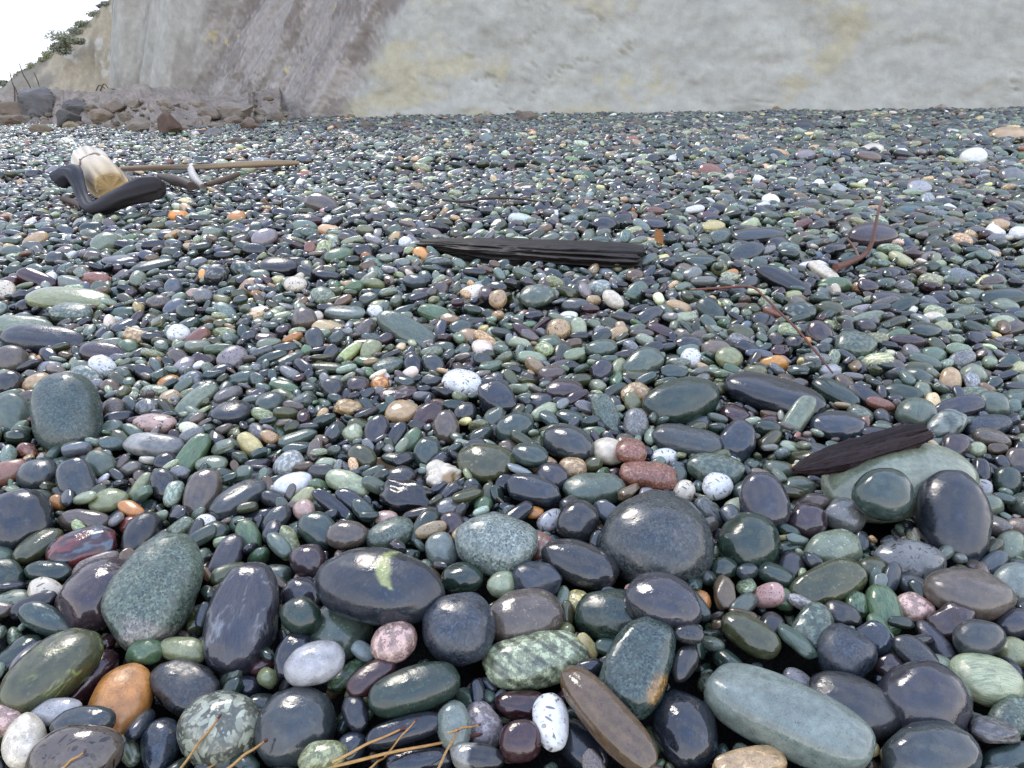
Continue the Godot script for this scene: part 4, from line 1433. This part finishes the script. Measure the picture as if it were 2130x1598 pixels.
func tube(pts: Array, radii: Array, sides: int, c: Array, rough: float, ridges := 0.0, steps := 5, c2 := []) -> ArrayMesh:
	# a branch along pts, with furrows along the grain
	var v := PackedVector3Array()
	var cols := PackedColorArray()
	var idx := PackedInt32Array()
	var n := (pts.size() - 1) * steps
	var o := rng.randf() * 700.0
	var up := Vector3.UP
	var long := 0.0
	var last: Vector3 = pts[0]
	for k in n + 1:
		var s := float(k) / steps
		var i := mini(int(s), pts.size() - 2)
		var f := s - i
		var p0: Vector3 = pts[i]
		var p1: Vector3 = pts[i + 1]
		var pa: Vector3 = pts[maxi(i - 1, 0)]
		var pb: Vector3 = pts[mini(i + 2, pts.size() - 1)]
		var p := p0.cubic_interpolate(p1, pa, pb, f)
		var q := p0.cubic_interpolate(p1, pa, pb, minf(f + 0.05, 1.0)) - p0.cubic_interpolate(p1, pa, pb, maxf(f - 0.05, 0.0))
		var dir := q.normalized()
		var side := dir.cross(up).normalized()
		if side.length() < 0.5:
			side = dir.cross(Vector3.RIGHT).normalized()
		var top := side.cross(dir)
		var r := lerpf(radii[i], radii[i + 1], f)
		long += p.distance_to(last)
		last = p
		for j in sides:
			var a := TAU * j / sides
			var g := noise.get_noise_3d(cos(a) * 120.0 + o, sin(a) * 120.0, long * 130.0)
			var fur := noise.get_noise_3d(cos(a) * 330.0 + o, sin(a) * 330.0, long * 90.0)
			var rr := r * (1.0 + rough * g + ridges * fur)
			v.append(p + (side * cos(a) + top * sin(a)) * rr)
			var cc := Vector3(c[0], c[1], c[2])
			if c2.size() > 0:
				cc = cc.lerp(Vector3(c2[0], c2[1], c2[2]), float(k) / n)
			cc *= 1.0 + 0.7 * fur + 0.5 * g
			cols.append(lin([cc.x / 0.8, cc.y / 0.8, cc.z / 0.8]))
	for k in n:
		for j in sides:
			var a0 := k * sides + j
			var a1 := k * sides + (j + 1) % sides
			idx.append_array([a0, a0 + sides, a1, a1, a0 + sides, a1 + sides])
	for e in 2:
		var first := 0 if e == 0 else n * sides
		var mid := Vector3.ZERO
		for j in sides:
			mid += v[first + j] / sides
		var ring := v.size()
		for j in sides:
			v.append(v[first + j])
			cols.append(cols[first + j])
		v.append(mid)
		cols.append(cols[first])
		for j in sides:
			if e == 0:
				idx.append_array([ring + j, ring + (j + 1) % sides, ring + sides])
			else:
				idx.append_array([ring + j, ring + sides, ring + (j + 1) % sides])
	return finish(v, idx, cols)

func plank(px: float, py: float, A: float, B: float, ang: float, prof: Array, c: Array, label: String, lift: float, on_top := false) -> void:
	# a weathered split of wood in the frame of the ellipse it fills
	var S := solve(px, py, A, B, ang, 0.66)
	var t := settle(px, py, S, lift, 0.45, on_top)
	var p := eye + ray(px, py) * t
	var b: Basis = S[0]
	var e := ellipsoid(Basis(b.x * t, b.y * t, b.z * t))
	lay(e, p.x, p.y - ground(p.x, p.z), p.z, 1)
	var a := b.x.length() * t
	var h := b.y.length() * t
	var w := b.z.length() * t
	if b.x.x < 0.0:
		b = Basis(-b.x, b.y, -b.z)
	var v := PackedVector3Array()
	var cols := PackedColorArray()
	var idx := PackedInt32Array()
	var nl := 110
	var ns := 72
	var o := rng.randf() * 300.0
	for k in nl + 1:
		var s := float(k) / nl
		var f := s * (prof.size() - 1)
		var i := mini(int(f), prof.size() - 2)
		var q: float = lerpf(prof[i], prof[i + 1], f - i)
		for j in ns:
			var an := TAU * j / ns
			var cx := cos(an)
			var cy := sin(an)
			var sq := 1.0 / pow(pow(absf(cx), 3.4) + pow(absf(cy), 3.4), 1.0 / 3.4)
			var g := noise.get_noise_3d(cx * 170.0 + o, cy * 170.0, s * 30.0)
			var g2 := noise.get_noise_3d(cx * 900.0 + o, cy * 900.0, s * 36.0 + 40.0)
			var g3 := noise.get_noise_3d(cx * 60.0 + o, cy * 60.0, s * 130.0)
			var r := sq * q * (1.0 + 0.14 * g + 0.06 * g2 + 0.15 * g3 + 0.16 * noise.get_noise_3d(cx * 230.0 + o, cy * 230.0, s * 330.0) + 0.1 * noise.get_noise_3d(cx * 500.0 + o, cy * 500.0, s * 800.0))
			r *= 1.0 - 0.13 * smoothstep(0.0, 0.04, noise.get_noise_3d(cx * 150.0 + o, cy * 150.0, s * 60.0 + 90.0)) + 0.08 * smoothstep(0.1, 0.14, noise.get_noise_3d(cx * 330.0 + o, cy * 330.0, s * 45.0 + 190.0))
			r -= 0.30 * q * smoothstep(0.10, 0.0, absf(g + 0.06)) * float(cy > -0.2)
			var end := 0.07 * noise.get_noise_3d(cx * 300.0, cy * 300.0 + o, 4.0) * (absf(s - 0.5) * 2.0)
			v.append(Vector3((s * 2.0 - 1.0 + end) * a, r * cy * h * 1.05, -r * cx * w * 0.9))
			var cc := 1.0 + 0.5 * g + 0.5 * g2
			cols.append(lin([c[0] * cc / 0.8, c[1] * cc / 0.8, c[2] * cc / 0.8]))
	for k in nl:
		for j in ns:
			var a0 := k * ns + j
			var a1 := k * ns + (j + 1) % ns
			idx.append_array([a0, a1, a0 + ns, a1, a1 + ns, a0 + ns])
	for en in 2:
		var first := 0 if en == 0 else nl * ns
		var mid := Vector3.ZERO
		for j in ns:
			mid += v[first + j] / ns
		var ring := v.size()
		for j in ns:
			v.append(v[first + j])
			cols.append(cols[first + j])
		v.append(mid)
		cols.append(cols[first])
		for j in ns:
			if en == 0:
				idx.append_array([ring + j, ring + sides_next(j, ns), ring + ns])
			else:
				idx.append_array([ring + j, ring + ns, ring + sides_next(j, ns)])
	var m := put("driftwood", finish(v, idx, cols), wood_mat(0.5))
	m.transform = Transform3D(b.orthonormalized(), p)
	tag(m, label, "driftwood", "driftwood on the beach")

func sides_next(j: int, n: int) -> int:
	return (j + 1) % n

func twig(called: String, pts: Array, radii: Array, c: Array, label: String, category: String, group: String, rough := 0.25, c2 := []) -> MeshInstance3D:
	var m := put(called, tube(pts, radii, 22 if radii[0] > 0.02 else 9, c, rough, 0.22, 7, c2), wood_mat(0.55))
	tag(m, label, category, group)
	return m

func over_stones(marks: Array, lift: float) -> Array:
	var out := []
	for q in marks:
		var p := surface_at(q[0], q[1], lift)
		if q.size() > 2:
			p = eye + ray(q[0], q[1]) * ((p - eye).dot(fwd) * q[2])
		out.append(p)
	return out

func build_wood_before() -> void:
	plank(1092, 519, 464, 46, 3.2, [0.34, 0.48, 0.62, 0.74, 0.84, 0.92, 1.0, 1.02, 1.02, 1.0, 0.9], [0.022, 0.018, 0.016], "long black wet driftwood plank tapering to a point", 0.9)

func build_wood_mid() -> void:
	plank(1790, 938, 288, 54, -15.5, [0.22, 0.62, 0.88, 1.0, 1.02, 1.0, 1.04, 1.0, 1.0, 0.96, 0.72], [0.021, 0.012, 0.012], "short dark maroon driftwood chunk resting on a pale green boulder", 0.9, true)

func bark(marks: Array, scale_px: float) -> Array:
	var out := []
	for q in marks:
		out.append(q * scale_px)
	return out

func build_wood_after() -> void:
	# pale log with the black branch hooked round it
	var log_pts := []
	for q in [[232, 391, -3.34], [215, 370, -3.50], [199, 350, -3.68], [183, 330, -3.86]]:
		log_pts.append(at_depth(q[0], q[1], q[2]))
	var lg := Node3D.new()
	lg.name = "driftwood_log"
	add_child(lg)
	lg.position = at_depth(210, 420, -3.5)
	tag(lg, "pale yellow white driftwood log with a dark split band round it", "log", "driftwood on the beach")
	var rel := []
	for p in log_pts:
		rel.append(p - lg.position)
	put("trunk", tube([rel[0], rel[0].lerp(rel[1], 0.12), rel[1], rel[2].lerp(rel[1], 0.35)], [0.058, 0.080, 0.090, 0.084], 36, [0.42, 0.29, 0.13], 0.14, 0.08, 10, [0.66, 0.58, 0.46]), wood_mat(0.7), lg)
	put("bark_band", tube([rel[1].lerp(rel[2], 0.55), rel[1].lerp(rel[2], 0.9)], [0.080, 0.080], 28, [0.14, 0.10, 0.07], 0.14, 0.1, 4), wood_mat(0.7), lg)
	put("trunk_end", tube([rel[1].lerp(rel[2], 0.85), rel[2].lerp(rel[3], 0.4), rel[2].lerp(rel[3], 0.85), rel[3]], [0.080, 0.090, 0.078, 0.045], 36, [0.60, 0.52, 0.40], 0.14, 0.08, 8, [0.66, 0.6, 0.5]), wood_mat(0.7), lg)
	var br := []
	for q in [[128, 388, -3.34], [133, 372, -3.34], [152, 362, -3.30], [165, 385, -3.24], [174, 412, -3.16], [190, 434, -3.08], [222, 426, -3.05], [262, 408, -3.05], [300, 397, -3.08], [328, 391, -3.10], [340, 389, -3.10]]:
		br.append(at_depth(q[0], q[1], q[2]))
	twig("driftwood_branch", br, bark([10, 23, 17, 12, 11, 13, 16, 17, 22, 19, 9], 0.00222), [0.048, 0.052, 0.062], "black hooked driftwood branch bent round the pale log", "branch", "driftwood on the beach", 0.6, [0.024, 0.019, 0.018])
	var b1 := []
	for q in [[208, 332, -3.95], [245, 356, -3.72], [262, 372, -3.5], [284, 388, -3.3]]:
		b1.append(at_depth(q[0], q[1], q[2]))
	twig("driftwood_stick", b1, bark([5, 7, 7, 2], 0.0024), [0.09, 0.065, 0.05], "dark thin stick lying along the pale log", "stick", "driftwood on the beach")
	twig("driftwood_stick", [at(128, 414, 0.03), at(150, 421, 0.03), at(172, 432, 0.02)], bark([5, 8, 7], 0.0024), [0.07, 0.035, 0.025], "short red brown stick under the black hooked branch", "stick", "driftwood on the beach")
	twig("driftwood_stick", [at(252, 352, 0.08), at(330, 349, 0.075), at(420, 347, 0.07), at(500, 343, 0.075), at(570, 340, 0.075), at(622, 339, 0.065)], bark([4.5, 5, 4.5, 6, 6.5, 3.5], 0.0034), [0.20, 0.14, 0.09], "long straight tan brown stick behind the pale log", "stick", "driftwood on the beach", 0.2, [0.28, 0.21, 0.13])
	twig("driftwood_stick", [at(397, 350, 0.08), at(401, 365, 0.07), at(409, 378, 0.05), at(422, 390, 0.03)], bark([7, 8.5, 8.5, 8], 0.0027), [0.58, 0.56, 0.52], "short bleached white curved stick across the brown ones", "stick", "driftwood on the beach", 0.2, [0.45, 0.38, 0.32])
	twig("driftwood_stick", [at(333, 366, 0.06), at(362, 374, 0.065), at(398, 388, 0.05)], bark([6, 10, 8], 0.0028), [0.075, 0.055, 0.045], "stubby dark brown stick beside the bleached curved one", "stick", "driftwood on the beach", 0.4)
	twig("driftwood_stick", [at(428, 384, 0.05), at(462, 374, 0.06), at(495, 362, 0.06)], bark([4, 6, 5.5], 0.0029), [0.10, 0.07, 0.05], "slanting brown stick beyond the bleached curved one", "stick", "driftwood on the beach", 0.4)
	# twigs
	var tw := Node3D.new()
	tw.name = "twig"
	add_child(tw)
	var ps := over_stones([[1738, 556], [1765, 546, 0.995], [1795, 531, 0.99]], 0.014)
	tw.position = ps[0]
	tag(tw, "reddish brown curved twig rising before the purple dome cobble", "twig", "twigs on the beach")
	var d0: float = (ps[2] - eye).dot(fwd)
	for q in [[1813, 506, 1.0], [1821, 470, 1.005], [1827, 440, 1.01], [1838, 408, 1.02]]:
		ps.append(eye + ray(q[0], q[1]) * (d0 * q[2]))
	var lp := []
	for p in ps:
		lp.append(p - tw.position)
	var k0 := d0 / FOCAL
	put("stalk", tube(lp, [6.5 * k0, 6.0 * k0, 5.0 * k0, 4.5 * k0, 3.6 * k0, 3.0 * k0, 2.4 * k0], 8, [0.15, 0.065, 0.045], 0.35, 0.1, 7, [0.19, 0.12, 0.095]), wood_mat(0.55), tw)
	put("side_shoot", tube([lp[2].lerp(lp[1], 0.3), eye + ray(1775, 512) * d0 - tw.position, eye + ray(1761, 496) * d0 - tw.position], [3.2 * k0, 2.8 * k0, 2.4 * k0], 7, [0.19, 0.12, 0.095], 0.2), wood_mat(0.55), tw)
	put("side_shoot", tube([lp[5].lerp(lp[4], 0.2), eye + ray(1814, 449) * d0 - tw.position], [2.2 * k0, 1.6 * k0], 6, [0.19, 0.12, 0.095], 0.2), wood_mat(0.55), tw)
	var t2 := over_stones([[1436, 603], [1500, 599, 0.995], [1562, 597, 0.99], [1592, 620, 0.99], [1622, 650, 0.99], [1655, 682, 0.99], [1700, 735, 0.99], [1732, 776]], 0.016)
	var k1: float = (t2[0] - eye).dot(fwd) / FOCAL
	twig("twig", t2, [1.6 * k1, 2.8 * k1, 2.6 * k1, 2.2 * k1, 2.2 * k1, 2.2 * k1, 2.0 * k1, 1.2 * k1], [0.21, 0.085, 0.06], "long thin red twig bent over the pebbles", "twig", "twigs on the beach", 0.2, [0.10, 0.045, 0.04])
	twig("twig", over_stones([[900, 412], [960, 420, 0.995], [1010, 413, 0.99], [1070, 413, 0.99], [1135, 421]], 0.008), bark([2.0, 2.4, 2.6, 2.2, 1.4], 0.0023), [0.07, 0.045, 0.035], "long thin dark twig lying behind the plank", "twig", "twigs on the beach", 0.2)
	var v0 := at(589, 441, 0.0)
	twig("twig", [v0, at_depth(587, 425, v0.z), at_depth(586, 408, v0.z)], [0.003, 0.0032, 0.0026], [0.02, 0.018, 0.018], "small black twig sticking straight up from the shingle", "twig", "twigs on the beach", 0.1)
	var v1 := at(567, 434, 0.0)
	twig("twig", [v1, at_depth(557, 424, v1.z), at_depth(549, 415, v1.z - 0.02)], [0.005, 0.007, 0.003], [0.16, 0.08, 0.04], "short tattered brown twig beside the upright black one", "twig", "twigs on the beach", 0.4)
	# the dry stems
	var straw := [0.40, 0.25, 0.095]
	var dark := [0.09, 0.035, 0.025]
	var stems := [[[640, 1606], [985, 1531], 4.2, "longest straw yellow dry stem with a dark tip"], [[690, 1586], [836, 1516], 3.4, "shorter dry stem joining the longest one"], [[905, 1612], [952, 1520], 3.2, "dry stem crossing the longest one at its tip"], [[800, 1575], [866, 1497], 2.6, "thin dry stem crossing the long navy cobble"],
		[[930, 1525], [997, 1508], 2.6, "short forked dry stem on the lilac pebble"], [[372, 1604], [456, 1492], 3.4, "dry stem across the blotched round cobble"], [[424, 1604], [503, 1553], 2.8, "pale thin dry stem low on the blotched round cobble"], [[465, 1606], [552, 1541], 3.8, "brown dry stem between blotched and slate cobbles"], [[122, 1604], [176, 1564], 3.0, "dry stem lying on the tan granite cobble"], [[760, 1606], [812, 1568], 2.8, "brown dry stem with a curled end"]]
	for s in stems:
		var pts := []
		var dep := []
		for k in 5:
			var f := k / 4.0
			var qx: float = lerpf(s[0][0], s[1][0], f)
			var qy: float = lerpf(s[0][1], s[1][1], f)
			var pp := surface_at(qx, qy, 0.004)
			dep.append((pp - eye).dot(fwd))
			pts.append(ray(qx, qy))
		# straight in space: the line in depth that stays in front of every stone it crosses
		var inv0: float = 1.0 / dep[0]
		var inv1: float = 1.0 / dep[4]
		var need := 0.0
		for k in 5:
			need = maxf(need, 1.0 / dep[k] - lerpf(inv0, inv1, k / 4.0))
		var line := []
		for k in 5:
			var dd := 1.0 / (lerpf(inv0, inv1, k / 4.0) + need)
			line.append(eye + pts[k] * dd)
		var kk: float = dep[2] / FOCAL
		var r: float = s[2] * kk * 0.8
		var root := Node3D.new()
		root.name = numbered("dry_stem")
		add_child(root)
		root.position = line[0]
		tag(root, s[3], "stem", "dry plant stems lying on the stones")
		var ll := []
		for p in line:
			ll.append(p - root.position)
		ll[2] += Vector3(0, 0.0015, 0)
		put("stalk", tube(ll, [r, r, r * 0.95, r * 0.85, r * 0.6], 8, straw, 0.12, 0.05, 6, [0.34, 0.17, 0.06]), wood_mat(0.5), root)
		put("tip", tube([ll[4].lerp(ll[3], 0.12), ll[4] + (ll[4] - ll[3]) * 0.1, ll[4] + (ll[4] - ll[3]) * 0.22], [r * 0.95, r * 1.15, r * 0.5], 8, dark, 0.4, 0.1, 4), wood_mat(0.5), root)
	# the dead leaf by the plank
	var lf := surface_at(1368, 500, 0.004)
	var v := PackedVector3Array()
	var cl := PackedColorArray()
	var idx := PackedInt32Array()
	for j in 7:
		for i in 5:
			var u := i / 4.0 - 0.5
			var w := j / 6.0
			var wide := 0.034 * sin(PI * clampf(w * 0.9 + 0.08, 0.0, 1.0))
			v.append(Vector3(u * wide, 0.012 * absf(u) * 2.0 + 0.006 * sin(w * 7.0), (w - 0.5) * 0.06))
			cl.append(lin([0.30 - 0.05 * absf(u), 0.12, 0.035]))
	for j in 6:
		for i in 4:
			var a := j * 5 + i
			idx.append_array([a, a + 1, a + 6, a, a + 6, a + 5])
	var leaf := put("dead_leaf", finish(v, idx, cl), leaf_mat())
	leaf.position = lf + Vector3(0, 0.006, 0)
	leaf.rotation = Vector3(0.9, 0.5, 0.2)
	tag(leaf, "curled orange brown dead leaf at the plank end", "leaf")
	# dead branches above the rubble
	var limbs := [[[[26, 215], [30, 190], [24, 168], [20, 150]], "upright dead branch beside the largest blue grey boulder"], [[[38, 212], [34, 190], [26, 175]], "short dead branch leaning beside the upright one"], [[[70, 205], [62, 180], [48, 155], [40, 132]], "tall dead branch leaning against the bushes"], [[[84, 200], [80, 175], [70, 150]], "thin dead branch next to the tall leaning one"],
		[[[190, 200], [205, 178], [222, 188]], "bent dead branch poking from the rubble"], [[[185, 192], [225, 186], [262, 192], [292, 211]], "arched dead root over the rubble top"], [[[200, 190], [215, 175], [226, 186]], "small looped dead root beside the arched one"]]
	for l in limbs:
		var pts := []
		for q in l[0]:
			pts.append(at_depth(q[0], q[1], -14.6))
		var rr := []
		for k in pts.size():
			rr.append(lerpf(0.014, 0.005, float(k) / pts.size()))
		pts[0] += Vector3(0, -0.12, 0)
		twig("dead_branch", pts, rr, [0.11, 0.085, 0.065], l[1], "branch", "dead branches above the rubble", 0.2)

func build_ground() -> void:
	var point := func(u: float, w: float) -> Vector3:
		var r := 0.05 + 5.0 * pow(w, 2.0) * 0.2 + 240.0 * pow(w, 7.0) + 15.0 * w
		var z := 2.5 - r
		var half := 2.5 + r * 1.3
		var x := (u - 0.5) * 2.0 * half
		return Vector3(x, ground(clampf(x, -16.0, 16.0), maxf(z, -20.0)) + BED - 0.012, z)
	var tint := func(u: float, w: float, p: Vector3) -> Array:
		var f := 1.0 + 0.3 * nz(p.x * 3.0, p.z * 3.0)
		return [0.022 * f, 0.022 * f, 0.021 * f]
	var grit := plain_mat("wet_grit", 0.9, 25.0, "m", 1.0, true)
	grit.metallic_specular = 0.15
	var m := put("beach_ground", sheet(90, 120, point, tint), grit)
	m.set_meta("kind", "structure")

func make_sky() -> ImageTexture:
	# a bright hazy sky: white towards the horizon, pale blue above, thin broken cloud
	var n := FastNoiseLite.new()
	n.seed = 77
	n.frequency = 1.3
	n.fractal_octaves = 5
	var im := Image.create(768, 384, false, Image.FORMAT_RGBF)
	var to_sun := Vector3(-0.30, 0.62, -0.73).normalized()
	for y in 384:
		var el := PI / 2.0 - PI * (y + 0.5) / 384.0
		for x in 768:
			var az := TAU * (x + 0.5) / 768.0
			var d := Vector3(cos(el) * -sin(az), sin(el), cos(el) * cos(az))
			var up := clampf(d.y, 0.0, 1.0)
			var c := Vector3(1.75, 1.66, 1.52).lerp(Vector3(0.47, 0.68, 1.20), pow(up, 0.62))
			var cl := smoothstep(-0.05, 0.45, n.get_noise_3d(d.x, d.y * 2.2, d.z))
			c = c.lerp(Vector3(1.6, 1.58, 1.55), cl * 0.4)
			# clear air is brightest round the sun and deepest blue away from it
			var g := 0.5 + 0.5 * d.dot(to_sun)
			c = Vector3(c.x * lerpf(0.48, 1.45, g), c.y * lerpf(0.54, 1.42, g), c.z * lerpf(0.68, 1.36, g))
			if d.y < 0.0:
				c = Vector3(0.3, 0.3, 0.29)
			im.set_pixel(x, y, Color(c.x, c.y, c.z))
	return ImageTexture.create_from_image(im)

func _ready() -> void:
	# camera, sky, sun, exposure
	rng.seed = 20240611
	eye = Vector3(0, CAM_H, 0)
	var a := deg_to_rad(PITCH)
	fwd = Vector3(0, -sin(a), -cos(a))
	upv = Vector3(0, cos(a), -sin(a))
	var cam := Camera3D.new()
	cam.name = "camera"
	cam.fov = rad_to_deg(2.0 * atan(PY / FOCAL))
	cam.near = 0.02
	cam.far = 600.0
	cam.position = eye
	cam.rotation = Vector3(-a, 0, 0)
	add_child(cam)
	cam.current = true
	var sky_mat := PanoramaSkyMaterial.new()
	sky_mat.panorama = make_sky()
	var sky := Sky.new()
	sky.sky_material = sky_mat
	var env := Environment.new()
	env.background_mode = Environment.BG_SKY
	env.sky = sky
	env.tonemap_mode = Environment.TONE_MAPPER_LINEAR
	env.tonemap_exposure = 1.45
	env.sdfgi_enabled = true
	env.ssao_enabled = true
	env.ssil_enabled = true
	var we := WorldEnvironment.new()
	we.environment = env
	add_child(we)
	var sun := DirectionalLight3D.new()
	sun.name = "sun"
	sun.light_energy = 0.27
	sun.light_color = Color(1.0, 0.96, 0.9)
	sun.light_angular_distance = 17.0
	sun.shadow_enabled = true
	add_child(sun)
	sun.look_at_from_position(Vector3(-0.30, 0.62, -0.73) * 20.0, Vector3.ZERO)

	noise.seed = 7
	noise.frequency = 0.01
	noise.fractal_octaves = 3
	noise2.seed = 19
	noise2.frequency = 1.0
	noise2.fractal_octaves = 2
	hm.resize(NX * NZ)
	hm.fill(BED)
	owner_of.resize(NX * NZ)
	make_shared_maps()
	var t0 := Time.get_ticks_msec()
	build_ground()
	build_cliff()
	build_headland()
	build_bushes()
	build_rubble()
	build_crumbs()
	print("setting ", Time.get_ticks_msec() - t0)
	build_wood_before()
	place_stones()
	build_wood_mid()
	print("stones ", Time.get_ticks_msec() - t0)
	fill_shingle()
	print("shingle ", Time.get_ticks_msec() - t0)
	build_wood_after()
	print("done ", Time.get_ticks_msec() - t0)
